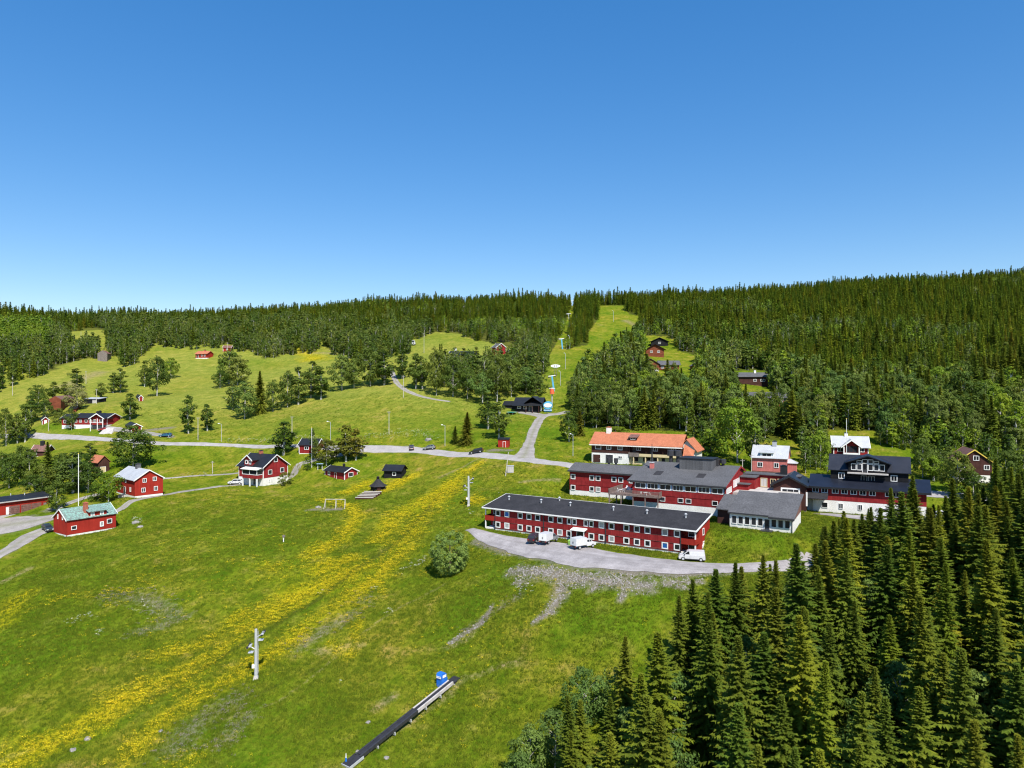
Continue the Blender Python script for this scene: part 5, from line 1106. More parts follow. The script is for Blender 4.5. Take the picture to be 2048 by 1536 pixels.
# ---- orange roofed building by the road
def orange():
    b=Bld('orange_roof_building','brown and white building with orange tile roof beside the road',px=1183,py=924,Z=214,ang=-26.5,cat='building');L=27.;D=8.4;b.L,b.D=L,D
    us=b.upx(1257)
    b.walls(us,D,5.85,2.8,'u','brown',2.95);b.part('upper_wall',MB().prism([(1.6,2.95),(D,2.95),(D,5.85),(D/2,8.65),(1.6,6.9)],us+.01,L,'x'),'brown')
    b.box('ground_floor','offwhite',.05,us,.05,D-.05,-3,2.95);b.box('ground_floor','cream',us+.01,L-.05,.9,D-.05,-3,2.94)
    r=b.roof(L,D,5.9,2.8,'u','orange',.7,.5,.18);b.part('fascia',MB().box(-.5,L+.5,-.77,-.7,5.15,5.45),'offwhite',r)
    for x,w in((412,1.9),(527,1.5),(647,1.5)):b.win('f',b.upx(1120+x*.18555),3.95,w,1.3,1 if x==412 else 2,'white','glass',.17)
    b.door('f',b.upx(1193.5),.05,2.3,2.3,'brown','white');b.door('f',b.upx(1218.8),.05,2.2,2.4,'darksteel','white');b.win('f',b.upx(1240.5),1.5,1.2,.7,2,'white','glass',.1)
    b.box('balcony_floor','deckwood',us+.01,L,-.1,1.58,2.7,2.94);b.part('balcony_screen',MB().box(us+.02,us+3.2,-.16,-.1,2.2,3.4),'greywood')
    b.box('sign_board','cream',us+3.25,L-.3,-.2,-.1,2.35,3.15)
    for k in range(4):b.post(us+.3+k*(L-us-.6)/3,0,3.16,5.6,.09,'brown')
    for x,w in((847,1.4),(1030,1.4),(1225,1.4)):b.win(((b.upx(1120+x*.18555,1.6),1.6),0),0,3.9,w,1.5,2,'white','glass',.14)
    for x in(800,985,1175):b.door(((b.upx(1120+x*.18555,1.6),1.6),0),0,3.0,.9,2.1,'darksteel','brown',True)
    for x,w in((810,2.2),(935,2.4),(1030,1.6),(1115,1.2)):b.win(((b.upx(1120+x*.18555,.9),.9),0),0,.7,w,1.5,1,'cream','glass',.12)
    for k in range(4):b.post(us+1.5+k*3.6,.1,-.5,2.68,.16,'cream')
    # cross roof at the far end
    w0,w1=L-1.5,L+3.6
    b.part('wing_wall',MB().prism([(w0+.8,0),(w1,0),(w1,4.6),((w0+w1)/2,7.4),(w0+.8,5.)],2.6,11,'y'),'offwhite')
    m=(w0+w1)/2;b.part('wing_roof',MB().prism([(w0-.6,4.3),(m,7.5),(w1+.6,4.0),(w1+.6,4.2),(m,7.72),(w0-.6,4.5)],2.,11.6,'y'),'orange')
    b.part('wing_roof',MB().hexa([(L+.5,-.3,2.9),(L+3.4,-.3,2.6),(L+3.4,2.,4.4),(L+.5,2.,6.2),(L+.5,-.3,3.05),(L+3.4,-.3,2.75),(L+3.4,2.,4.55),(L+.5,2.,6.35)]),'orange')
    b.chimney(b.upx(1218,4.2),4.2,8.,10.3,1.3,'offwhite','orange',r)
    u=b.upx(1269,2.6);d=b.part('dormer',MB().prism([(1.0,7.0),(3.2,7.0),(3.2,8.2),(1.0,7.75)],u-1.1,u+1.1,'x'),'brown');b.part('dormer_roof',MB().prism([(.6,7.7),(3.6,8.35),(3.6,8.5),(.6,7.85)],u-1.4,u+1.4,'x'),'oldtile',d);b.win(((u,1.0),0),0,7.12,1.6,.55,2,'white','glass',.08,parent=d)
orange()
# ---- generic house
def house(name,label,px,py,ang,pxR,pxL=None,D=6.,h=2.6,rise=1.4,ridge='v',wall='red',roof='tarblack',trim='white',found=.4,Z=None,wins=(),doors=(),chim=(),corner=True,over=.45,cat='house',foundmat='offwhite',group=None):
    b=Bld(name,label,px,py,ang,Z,cat=cat,group=group);b.L=L=b.upx(pxR)
    if pxL is not None:D=b.vpx(pxL)
    b.D=D
    b.walls(L,D,h,rise,ridge,wall,found);b.box('foundation',foundmat if found>.32 else wall,.03,L-.03,.03,D-.03,-2.5,found)
    b.rf=b.roof(L,D,h,rise,ridge,roof,over,over*.8,.12,trim)
    if corner and trim:b.corners(L,D,h-.05,found,trim,.18)
    for f,t,z,w,hh,p in wins:b.win(f,t*(L if f in'fb' else D),z,w,hh,p,'white','glass',.13)
    for f,t,w,hh,mt in doors:b.door(f,t*(L if f in'fb' else D),found,w,hh,mt,'white')
    for u,v,z0,z1,w,mt in chim:b.chimney(u*L,v*D,z0,z1,w,mt,parent=b.rf)
    return b
def whitehouse():
    b=house('red_white_house','red house with black roof, white basement and glazed corner porch',526.4,971.4,60,575.6,477.6,h=6.,rise=3.4,found=2.3,Z=226,wins=(('f',.5,7.1,1.5,1.4,1),('f',.27,3.3,1.6,1.5,1),('f',.76,3.5,1.6,1.5,1),('f',.25,.9,.45,.9,1),('f',.34,.9,.45,.9,1)),chim=((.52,.62,8.3,10.4,1.,'brick'),),over=.7)
    D=b.D;b.corners(b.L,D,2.3,.0,'offwhite',.1)
    # glazed porch on posts at the left side
    v0,v1=.35,D*.62
    b.part('porch_wall',MB().box(-2.2,-.02,v0,v1,2.35,3.5),'red');o=b.part('porch_frame',MB().box(-2.25,-.02,v0-.05,v1+.05,3.5,3.65).box(-2.25,-2.1,v0-.05,v0+.12,3.65,5.0).box(-2.25,-2.1,v1-.12,v1+.05,3.65,5.).box(-2.25,-2.1,(v0+v1)/2-.1,(v0+v1)/2+.1,3.65,5.).box(-2.25,-.02,v0-.05,v1+.05,5.,5.15),'white')
    b.part('pane',MB().box(-2.18,-.1,v0+.02,v1-.02,3.66,4.99),'glass',o)
    b.part('porch_roof',MB().hexa([(-2.7,v0-.5,5.16),(-.05,v0-.5,5.7),(-.05,v1+.4,5.7),(-2.7,v1+.4,5.16),(-2.7,v0-.5,5.3),(-.05,v0-.5,5.84),(-.05,v1+.4,5.84),(-2.7,v1+.4,5.3)]),'white')
    for v in(v0+.1,(v0+v1)/2,v1-.1):b.post(-2.1,v,-3.,2.34,.16)
    b.door(('l' if 0 else ((0,D*.35),-math.pi/2)),0,.05,1.,2.,'darksteel','white',True);b.win(((0,D*.22),-math.pi/2),0,.8,1.2,1.2,2)
    # dormer
    m=D*.6;d=b.part('dormer',MB().prism([(m-1.9,6.0),(m+1.9,6.0),(m+1.9,8.0),(m,9.3),(m-1.9,8.0)],-.05,3.8,'x'),'red')
    b.part('dormer_roof',MB().prism([(m-2.4,7.68),(m,9.35),(m+2.4,7.68),(m+2.4,7.85),(m,9.55),(m-2.4,7.85)],-.6,4.4,'x'),'tarblack',d)
    b.part('bargeboard',MB().prism([(m-2.45,7.5),(m,9.2),(m+2.45,7.5),(m+2.45,7.88),(m,9.58),(m-2.45,7.88)],-.68,-.6,'x'),'white',d)
    for dv in(-.85,.85):b.win(((-.05,m+dv),-math.pi/2),0,6.5,1.2,1.3,1,'white','glass',.2,parent=d)
whitehouse()
def greenroof():
    b=house('green_roof_house','bright red house with streaky verdigris roof and brick chimney',133.4,1073.5,56,232,107,h=4.2,rise=2.3,ridge='u',wall='redv',roof='patina',found=.38,Z=179,wins=(('f',.14,1.5,1.3,1.,1),('f',.86,1.7,1.3,1.2,1),('l',.3,4.0,.5,1.2,1),('l',.66,4.0,.5,1.2,1)),corner=False,over=.35)
    L=b.L
    ua,ub=L*.44,L*.8
    d=b.part('dormer',MB().prism([(-.03,3.9),(3.4,3.9),(3.4,6.3),(-.03,5.5)],ua,ub,'x'),'redv');b.part('dormer_roof',MB().prism([(-.5,5.4),(3.7,6.4),(3.7,6.55),(-.5,5.55)],ua-.3,ub+.2,'x'),'patina',d)
    for t in(.51,.7):b.win('f',t*L,4.0,.95,1.25,1,'white','glasspale',.2)
    b.win('f',.7*L,1.2,.95,1.3,1,'white','glasspale',.2)
    b.chimney(L*.43,1.6,4.6,7.6,.9,'brick','brick',b.rf)
    b.part('downpipe',MB().box(-.1,.02,-.14,-.04,0,4.),'redv')
greenroof()
b=house('grey_roof_house','red two storey house with pale grey metal roof beside the gravel track',269.6,996,49,326,231,h=5.2,rise=2.5,wall='redv',roof='tin',found=.5,Z=205,wins=(('f',.3,1.4,1.1,1.3,2),('f',.74,1.5,1.1,1.3,2),('f',.34,4.2,1.1,1.2,2),('f',.7,4.4,1.1,1.2,2),('l',.22,1.5,1.,1.3,2),('l',.45,3.9,1.,1.,2),('l',.75,1.5,1.,1.3,2)),doors=(('l',.5,1.1,2.,'darksteel'),),chim=((.5,.55,6.9,8.9,1.2,'slate'),),corner=False)
b.box('step','concrete',-1.6,-.05,b.D*.5-1.,b.D*.5+1.,-1.,.3)
def garage():
    b=Bld('garage_building','long low red garage with three brown doors and black roof',xy=at(97,1010,203)[:2],ang=47+180-95,z=-1.6,cat='garage')
    q0=at(8,1022,195);q1=at(100,1010,205);b.o.location=(q0[0]-9,q0[1]-5.2,-1.9);a=math.atan2(q1[1]-q0[1]+.0,q1[0]-q0[0]);b.o.rotation_euler=(0,0,a);b.x,b.y=q0[0]-9*math.cos(a),q0[1]-9*math.sin(a);b.a=a;b.c,b.s=math.cos(a),math.sin(a);b.z=-1.9;b.o.location=(b.x,b.y,b.z)
    L=b.upx(99);D=8;b.L,b.D=L,D
    b.walls(L,D,3.9,.8,'u','redv',.2);b.box('foundation','concrete',.03,L-.03,.03,D-.03,-2.5,.2);r=b.roof(L,D,3.9,.8,'u','tarblack',.5,.5,.12);b.part('fascia',MB().box(-.5,L+.5,-.57,-.5,3.6,3.9),'concrete',r)
    for px in(29,52.5,72.5):
        u=b.upx(px);o=b.box('garage_door','oldtile',u-1.3,u+1.3,-.05,.02,.15,2.4)
        for k in range(4):b.part('panel',MB().box(u-1.25,u+1.25,-.08,-.05,.2+k*.55,.68+k*.55),'oldtile',o)
        b.part('frame',MB().box(u-1.42,u-1.3,-.07,.02,.15,2.5).box(u+1.3,u+1.42,-.07,.02,.15,2.5),'redv',o)
    b.door('f',b.upx(90),.2,.9,2.,'greywood','redv');b.door('f',b.upx(16),.2,.8,2.,'white','white')
    b.part('roof_vent',MB().tube((L*.75,3,4.3),(L*.75,3,5.2),.12,n=6),'steel',r);b.part('roof_vent',MB().tube((L*.6,4,4.6),(L*.6,4,5.4),.12,n=6),'steel',r)
garage()
house('brown_cottage','dark brown cottage with half orange half brown tile roof below the road',62,916,8,92,None,D=6,h=2.6,rise=1.9,ridge='u',wall='brown',roof='oldtile',trim='offwhite',found=.6,corner=False,wins=(('f',.3,1.2,1.,1.,2),('l',.5,2.6,1.2,.8,1)),chim=((.5,.5,4.,5.9,1.2,'tarblack'),))
house('orange_shed','dark wooden shed with orange roof among the garden trees',197,948,55,219,180,h=4.,rise=1.8,wall='brown',roof='orange',trim=None,found=.3,wins=(),doors=(('f',.4,1.6,1.9,'cream'),),cat='shed')
def bungalow():
    b=house('long_bungalow','long red bungalow with black roof and white basement above the road',148,858,-6,214,None,D=8.5,h=4.6,rise=1.6,ridge='u',found=1.8,wins=(('f',.2,2.7,1.1,1.2,2),('f',.37,2.7,1.1,1.2,1),('f',.5,2.7,1.1,1.2,1),('f',.05,2.7,1.4,1.2,2),('f',.68,2.7,.9,1.2,1)),chim=((.62,.4,5.4,7.2,.8,'tarblack'),(.5,.5,5.6,6.9,.8,'tarblack')),over=.6,foundmat='white')
    L=b.L;m=L-2.6
    d=b.part('gable_porch',MB().prism([(L-5.5,1.85),(L,1.85),(L,4.6),(L-2.75,6.3),(L-5.5,4.6)],-1.6,.0,'y'),'red');r=b.part('porch_roof',MB().prism([(L-6.1,4.3),(L-2.75,6.35),(L+.6,4.3),(L+.6,4.45),(L-2.75,6.52),(L-6.1,4.45)],-2.6,3.,'y'),'tarblack')
    b.part('bargeboard',MB().prism([(L-6.15,4.1),(L-2.75,6.2),(L+.65,4.1),(L+.65,4.46),(L-2.75,6.56),(L-6.15,4.46)],-2.68,-2.6,'y'),'white',r)
    for u in(L-5.4,L-.1,L-2.4):b.post(u,-2.4,-1.,4.4,.12)
    b.box('balcony_rail','white',L-5.4,L,-2.5,-2.42,2.7,2.85);b.box('garage_opening','darksteel',L-5.2,L-.4,-1.65,-1.6,-1,1.8)
    for du in(-4.2,-1.4):b.win(((L+du,-1.6),0),0,2.9,1.3,1.1,2)
    # left extension
    b.walls(6,7,4.4,1.5,'u','red',1.5,-6.2,1.,'extension_wall');b.box('foundation','white',-6.15,-.2,1.05,7.9,-2.5,1.5);b.roof(6,7,4.4,1.5,'u','tarblack',.5,.4,.12,'white',-6.2,1.,name='extension_roof');b.win(((-4.6,1.),0),0,2.3,1.5,1.3,2);b.win(((-2.4,1.),0),0,2.3,1.3,1.3,2)
    b.part('steps',MB().hexa([(L+.8,-6,-1.5),(L+7,-7,-1.5),(L+7,1,-1.5),(L+.8,1,-1.5),(L+2,-4,.9),(L+6.5,-5,.9),(L+6.5,.5,.9),(L+2,.5,.9)]),'concrete')
bungalow()
house('small_red_shed','small red shed with black roof beside the long bungalow',84,850,35,98,68,h=2.2,rise=1.1,found=.1,doors=(('f',.5,.8,1.8,'white'),),cat='shed',over=.35)
house('brown_barn','brown barn with faded tile roof behind the white blossoming rowan',128,806,20,150,98,h=2.2,rise=1.4,ridge='v',wall='log',roof='oldtile',trim=None,found=.2,wins=(('f',.5,3.2,.6,.7,1),),cat='barn')
house('low_black_shed','low black shed with pale flat roof by the meadow birches',168,808,-5,198,None,D=5,h=2.3,rise=.5,ridge='mono',wall='black',roof='tin',trim=None,found=.1,doors=(('f',.7,1.6,1.8,'concrete'),),cat='shed')
house('timber_outhouse','small brown outhouse between the barn and the rowan',140,826,10,152,None,D=4,h=2.,rise=.8,ridge='u',wall='log',roof='tarblack',trim=None,found=.1,cat='shed')
house('black_white_shed','small black shed with white framed doors and red gable by the drive',262,866,35,283,250,h=2.6,rise=1.,wall='red',roof='tarblack',found=.1,wins=(('f',.5,1.,1.2,1.,2),('l',.5,.8,1.,1.2,1)),cat='shed',over=.5)
house('tiny_red_playhouse','tiny red playhouse with white frames on the mown slope',278,803,30,286,270,h=1.9,rise=.9,found=.2,wins=(('l',.5,.8,1.,.9,1),),cat='shed',over=.25)
house('grey_barn','weathered grey barn with patchy roof on the upper meadow',203,716,15,222,195,h=2.6,rise=1.7,ridge='v',wall='greywood',roof='oldtile',trim=None,found=.1,doors=(('f',.4,1.6,1.8,'darksteel'),),cat='barn')
house('orange_roof_cabin','small red cabin with orange roof high on the meadow',391,717,-14,414,None,D=6.,h=3.,rise=1.6,ridge='u',wall='redv',roof='orange',trim=None,found=.4,wins=(('f',.55,1.3,1.,1.1,2),('f',.8,1.3,1.,1.1,2)),doors=(('f',.2,1.,2.,'brown'),),chim=((.55,.5,4.,5.4,.9,'brick'),),cat='cabin',over=.6)
house('hidden_red_cottage','red cottage half hidden behind the meadow sallows',446,704,10,462,None,D=6,h=2.8,rise=1.5,ridge='u',wall='redv',roof='oldtile',trim='white',found=.3,wins=(('f',.5,1.2,1.,1.1,2),),cat='cabin')
house('roadside_cabin','red cabin with black roof just below the road bend',598,908.5,-8,634,None,D=6,h=3.3,rise=1.8,ridge='u',found=.4,wins=(('f',.42,1.6,1.6,1.1,2),),cat='cabin')
house('red_cabin','small red cabin with black roof and white corners on the grass',689,961,52,714.8,649.8,h=2.6,rise=1.2,wins=(('f',.48,.9,1.9,1.4,1),('l',.78,1.1,1.1,1.2,1)),doors=(('l',.45,.9,1.9,'red'),),chim=((.5,.35,3.2,4.6,.6,'tarblack'),),found=.15,over=.5,cat='cabin')
b=house('black_cabin','black wooden cabin on the flowery slope',800,959,70,806,768,h=2.7,rise=1.3,ridge='v',wall='black',roof='tarblack',trim=None,found=.1,wins=(('l',.3,1.0,1.1,1.,1),),cat='cabin',over=.6,foundmat='black') if 0 else house('black_cabin','black wooden cabin on the flowery slope',768,957,-12,802,None,D=4.5,h=2.7,rise=1.3,ridge='u',wall='black',roof='tarblack',trim=None,found=.1,wins=(('f',.6,1.0,1.2,1.1,1),),cat='cabin',over=.6,foundmat='black')
b.box('porch_floor','black',b.L+.02,b.L+1.9,-.4,3.5,-.6,.3);b.rail((b.L+1.85,-.3),(b.L+1.85,3.4),.3,.8,'black',6);b.rail((b.L+.1,-.3),(b.L+1.85,-.3),.3,.8,'black',5)
def liftlodge():
    b=house('lift_lodge','black lodge with wide black roof at the foot of the ski lift',1031,823,-12,1080,None,D=11,h=3.,rise=2.6,ridge='u',wall='black',roof='tarblack',trim=None,found=.2,wins=(('f',.15,1.2,1.6,1.,2),('f',.4,1.,1.4,1.2,2)),doors=(('f',.62,1.2,2.,'darksteel'),),cat='building',over=1.4,foundmat='black')
    L=b.L;b.walls(6,7,2.6,1.4,'u','black',.1,-5.6,3.,'annex_wall');b.roof(6,7,2.6,1.4,'u','tarblack',.5,.4,.12,None,-5.8,3.,name='annex_roof')
    b.part('gable_roof',MB().prism([(L-6.6,3.4),(L-3,6.),(L+.8,3.4),(L+.8,3.55),(L-3,6.2),(L-6.6,3.55)],-.6,11.,'y'),'tarblack');b.box('panel','white',L+.02,L+.1,.6,4.,.2,2.4)
    for u in(L*.45,L*.72,L*.97):b.post(u,-1.2,-.6,2.5,.12,'brown')
liftlodge()
house('track_house','pale house with black roof hidden by the grove above the lift lodge',897,722,-6,950,None,D=10,h=3.4,rise=2.,ridge='u',wall='greywood',roof='tarblack',trim='white',found=.4,wins=(('f',.2,1.2,1.2,1.2,2),('f',.55,1.2,1.2,1.2,2)),chim=((.2,.5,4.8,7.2,1.2,'offwhite'),))
house('red_gable_house','red house with grey roof showing a white gable window above the grove',992,711,30,1012,983,h=4.6,rise=2.2,ridge='v',wall='red',roof='slate',trim='white',found=.3,wins=(('f',.4,4.3,1.4,1.4,1),('f',.5,1.4,1.2,1.2,2)))
house('upper_log_cabin','higher of two dark cabins beside the ski run',1302,693,-10,1336,None,D=8,h=3.2,rise=2.4,ridge='v',wall='black',roof='tarblack',trim=None,found=.6,wins=(('f',.5,1.6,1.6,1.2,2),),cat='cabin',over=1.,foundmat='black')
house('lower_log_cabin','lower of two dark cabins beside the ski run',1292,712,-8,1328,None,D=8,h=4.,rise=2.6,ridge='v',wall='log',roof='tarblack',trim=None,found=.8,wins=(('f',.3,1.8,1.4,1.2,2),('f',.7,1.8,1.4,1.2,2)),cat='cabin',over=1.2,foundmat='log')
b=house('brown_log_house','red brown log house with long grey roof below the dark cabins',1284,741,-4,1318,None,D=8.5,h=3.2,rise=2.4,ridge='v',wall='log',roof='slate',trim=None,found=.4,wins=(('f',.35,1.2,1.4,1.2,2),),cat='house',over=.7)
b.walls(9.6,6.5,2.9,1.8,'u','log',.4,b.L+.02,1.5,'wing_wall');b.roof(9.6,6.5,2.9,1.8,'u','slate',.7,.5,.12,None,b.L+.3,1.5,name='wing_roof')
for k in range(3):b.win(((b.L+1.8+k*3,1.5),0),0,1.,1.3,1.2,2)
house('small_log_cabin','small red brown cabin right of the long log house',1386,743,0,1404,None,D=5.5,h=3.,rise=1.4,ridge='v',wall='log',roof='slate',trim=None,found=.3,doors=(('f',.5,1.1,2.,'darksteel'),),cat='cabin',over=.6)
b=house('dark_grey_roof_house','dark house with grey roof in a gap of the leafy belt',1478,768,-3,1536,None,D=8,h=3.6,rise=1.8,ridge='u',wall='brown',roof='slate',trim=None,found=.3,wins=(('f',.55,1.2,1.6,1.1,2),('f',.82,1.2,2.2,1.1,3)),chim=((.62,.45,4.6,6.6,.9,'white'),),over=.7)
house('pale_roof_house','house with pale metal roof mostly hidden by leafy trees',1484,812,-4,1582,None,D=9,h=3.4,rise=2.,ridge='u',wall='log',roof='slate',trim='white',found=.3,wins=(('f',.8,1.2,1.3,1.2,2),),over=.6)
b=house('pink_house','faded pink red house with pale roof behind the hotel',1504.5,944,-27,1574,None,D=7.5,h=4.3,rise=2.9,ridge='u',wall='pink',roof='tin',trim=None,found=.4,Z=197,wins=(('f',.23,1.5,1.4,1.4,2),('f',.7,1.5,1.3,1.4,2),('r',.35,4.6,.8,1.4,1)),chim=((.6,.5,6.4,8.4,1.1,'tin'),),corner=False,foundmat='oldtile')
u=b.L*.42;d=b.part('dormer',MB().prism([(.1,3.9),(2.6,3.9),(2.6,6.1),(.1,5.5)],u-1.7,u+1.7,'x'),'white');b.part('dormer_roof',MB().prism([(-.3,5.42),(3.,6.2),(3.,6.35),(-.3,5.55)],u-2.,u+2.,'x'),'tin',d);b.win(((u,.1),0),0,4.4,2.6,1.,2,'white','glass',.15,parent=d)
b.box('porch','pink',b.L+.02,b.L+2.2,1.,3.6,-.5,2.8);b.part('porch_roof',MB().hexa([(b.L+.02,.7,2.81),(b.L+2.6,.7,2.81),(b.L+2.6,3.9,2.81),(b.L+.02,3.9,2.81),(b.L+.02,2.,3.9),(b.L+.6,2.,3.9),(b.L+.6,2.6,3.9),(b.L+.02,2.6,3.9)]),'tin')
def whiteroof():
    b=house('white_roof_house','red house with white trim and pale roof behind the black lodge',1667,934,-20,1737,None,D=7.5,h=6.2,rise=2.6,ridge='u',wall='red',roof='tin',trim='white',found=.3,Z=208,wins=(('f',.2,4.6,1.6,1.2,2),('f',.8,4.6,1.6,1.2,2),('f',.2,1.8,1.6,1.2,2),('f',.8,1.8,1.6,1.2,2)),over=.6,chim=((.4,.5,8.4,9.8,.9,'white'),))
    m=b.L*.5;d=b.part('porch_gable',MB().prism([(m-2.1,.2),(m+2.1,.2),(m+2.1,6.4),(m,8.),(m-2.1,6.4)],-1.3,1,'y'),'red')
    r=b.part('porch_roof',MB().prism([(m-2.7,6.0),(m,8.1),(m+2.7,6.0),(m+2.7,6.15),(m,8.3),(m-2.7,6.15)],-2.1,3.,'y'),'tin',d);b.part('bargeboard',MB().prism([(m-2.75,5.8),(m,7.95),(m+2.75,5.8),(m+2.75,6.18),(m,8.34),(m-2.75,6.18)],-2.18,-2.1,'y'),'white',d)
    b.win(((m,-1.3),0),0,4.5,3.2,1.9,3,'brown','glass',.15,parent=d);b.box('balcony','white',m-2.2,m+2.2,-2.,-1.31,3.9,4.4,parent=d)
    for u in(m-2.,m+2.):b.post(u,-1.9,0,6.2,.15,'white',parent=d)
    b.win(((m,-1.3),0),0,1.6,3.2,1.6,3,'white','glass',.15,parent=d)
whiteroof()
house('yellow_trim_house','dark brown house with yellow gable trim half hidden by spruces',1914,962,-18,1984,None,D=10,h=5.4,rise=3.,ridge='v',wall='brown',roof='oldtile',trim='yellow',found=1.8,wins=(('f',.55,5.6,1.4,1.3,2),('f',.22,3.2,1.5,1.4,2),('f',.85,3.2,1.3,1.3,2)),corner=False)
b=house('red_roadside_hut','small bright red hut at the road junction',996,895,-10,1017,None,D=2.6,h=2.6,rise=.4,ridge='mono',wall='redv',roof='tarblack',trim=None,found=.05,doors=(('f',.6,.8,1.9,'redv'),),cat='hut',corner=False,over=.2)
# hexagonal grill hut
def grill():
    p=hit(756,980);o=thing('grill_hut','hexagonal black grill hut with pointed shingle roof',"hut",(p.x,p.y,p.z-.1),.3)
    m=MB();n=6;pts=[(2.1*math.cos(i*math.pi/3),2.1*math.sin(i*math.pi/3)) for i in range(n)]
    for i in range(n):
        a,c=pts[i],pts[(i+1)%n];m.poly([(*a,-1),(*c,-1),(*c,1.5),(*a,1.5)])
    m.build('wall',M['black'],o)
    r=MB();q=[(2.75*math.cos(i*math.pi/3),2.75*math.sin(i*math.pi/3),1.3) for i in range(n)];t=[(.45*math.cos(i*math.pi/3),.45*math.sin(i*math.pi/3),3.3) for i in range(n)];k=[(1.5*math.cos(i*math.pi/3),1.5*math.sin(i*math.pi/3),2.15) for i in range(n)]
    for i in range(n):
        j=(i+1)%n;r.poly([q[i],q[j],k[j],k[i]]);r.poly([k[i],k[j],t[j],t[i]])
    r.poly(q[::-1]);r.poly(t);rf=r.build('roof',M['tar'],o)
    MB().tube((0,0,3.2),(0,0,3.8),.4,n=6).tube((0,0,3.85),(0,0,4.15),.65,.1,n=6).build('smoke_hood',M['black'],rf)
    MB().box(-.5,.5,-1.98,-1.86,-.4,1.3).build('door',M['brown'],o);MB().box(1.3,2.2,-1.6,-.7,.3,.9).build('window',M['glass'],o)
grill()
# ---------------------------------------------------------------- vehicles
def wheel(o,x,y,r=.32,w=.2):
    t=MB().tube((x,y-w/2,r),(x,y+w/2,r),r,n=14).build('wheel',M['tyre'],o)
    MB().tube((x,y-w/2-.012,r),(x,y+w/2+.012,r),r*.62,n=10).build('rim',M['steel'],t)
def loft(prof,half,z_in):
    """car shell: side profile (x,z) with half width per point"""
    m=MB();n=len(prof);k=len(m.v)
    for s in(-1,1):
        for (x,z),w in zip(prof,half):m.v.append((x,s*w,z))
    m.f.append(tuple(range(n)));m.f.append(tuple(n+i for i in reversed(range(n))))
    for i in range(n):
        j=(i+1)%n;m.f.append((i,n+i,n+j,j))
    return m
def car(label,px,py,rz,paint,kind='hatch',scale=1.,name='parked_car'):
    p=hit(px,py);o=thing(name,label,'van' if kind in('van','bus') else 'car',(p.x,p.y,p.z+.09),rz)
    g=.002
    sx=(gz1(p.x+math.cos(rz),p.y+math.sin(rz))-gz1(p.x-math.cos(rz),p.y-math.sin(rz)))/2;o.rotation_euler=(0,-math.atan(sx),rz)
    P={'hatch':([(-2.05,.32),(2.1,.3),(2.15,.62),(1.95,.78),(1.1,.93),(-1.9,.98),(-2.1,.75)],[(1.05,.93),(.35,1.42),(-1.35,1.48),(-2.,.98)]),
       'estate':([(-2.25,.32),(2.2,.3),(2.27,.62),(2.05,.78),(1.15,.93),(-2.15,.98),(-2.3,.75)],[(1.1,.93),(.4,1.42),(-1.75,1.47),(-2.2,.98)]),
       'suv':([(-2.2,.38),(2.2,.38),(2.28,.75),(2.1,.95),(1.2,1.06),(-2.15,1.12),(-2.25,.8)],[(1.15,1.06),(.5,1.68),(-1.8,1.72),(-2.15,1.12)]),
       'van':([(-2.5,.34),(2.45,.32),(2.52,.75),(2.35,.98),(1.7,1.15),(-2.45,1.15),(-2.52,.8)],[(1.72,1.15),(.95,1.78),(.6,1.92),(-2.3,1.95),(-2.45,1.15)]),
       'bus':([(-2.7,.36),(2.6,.34),(2.66,.75),(2.5,1.05),(2.05,1.2),(-2.65,1.2),(-2.72,.8)],[(2.06,1.2),(1.45,2.),(1.2,2.15),(-2.5,2.2),(-2.65,1.2)])}[kind]
    lo,up=P;W_=.86 if kind not in('van','bus') else .95
    loft(lo,[W_*.97 if z<.5 else W_ for x,z in lo],0).build('body',paint,o)
    wt=W_*.8 if kind not in('van','bus') else W_*.88
    c=loft(up,[W_*.97 if i in(0,len(up)-1) else wt for i in range(len(up))],0).build('cabin',paint,o)
    zb=up[0][1];zt=max(z for x,z in up);h=zt-zb
    # glazing stands 1 cm proud of the cabin shell
    def yside(z):return W_*.97+(wt-W_*.97)*(z-zb)/h+.012
    xs=[x for x,z in up]
    f0,f1=up[0],up[1];bk=up[-1];r1=up[-2]
    def side(x0,x1,x2,x3):
        z0,z1=zb+h*.14,zb+h*.84
        m=MB()
        for s in(-1,1):m.hexa([(x0,s*(yside(z0)-.03),z0),(x1,s*(yside(z0)-.03),z0),(x1,s*yside(z0),z0),(x0,s*yside(z0),z0),(x3,s*(yside(z1)-.03),z1),(x2,s*(yside(z1)-.03),z1),(x2,s*yside(z1),z1),(x3,s*yside(z1),z1)])
        m.build('side_window',M['glass'],c)
    if kind=='van':side(.45,1.4,.75,.5)
    else:
        xm=(f1[0]+r1[0])/2;side(xm+.05,f0[0]-.28,f1[0]-.08,xm+.05);side(bk[0]+.35,xm-.05,xm-.05,r1[0]+.12)
    def screen(a,b,nm,s):
        p0=(a[0]+(b[0]-a[0])*.14,a[1]+(b[1]-a[1])*.14);p1=(a[0]+(b[0]-a[0])*.86,a[1]+(b[1]-a[1])*.86);e=.02*s
        MB().hexa([(p0[0]-e,-W_*.8,p0[1]),(p0[0]+e,-W_*.8,p0[1]+.01),(p0[0]+e,W_*.8,p0[1]+.01),(p0[0]-e,W_*.8,p0[1]),(p1[0]-e,-wt*.86,p1[1]),(p1[0]+e,-wt*.86,p1[1]+.02),(p1[0]+e,wt*.86,p1[1]+.02),(p1[0]-e,wt*.86,p1[1])]).build(nm,M['glass'],c)
    screen(f0,f1,'windscreen',1)
    if kind!='van':screen(bk,r1,'rear_window',-1)
    fx=max(x for x,z in lo);rx=min(x for x,z in lo);r=.33 if kind not in('suv','van','bus') else .37
    for x in(fx-.85,rx+.85):
        for y in(-W_+.06,W_-.06):wheel(o,x,y,r)
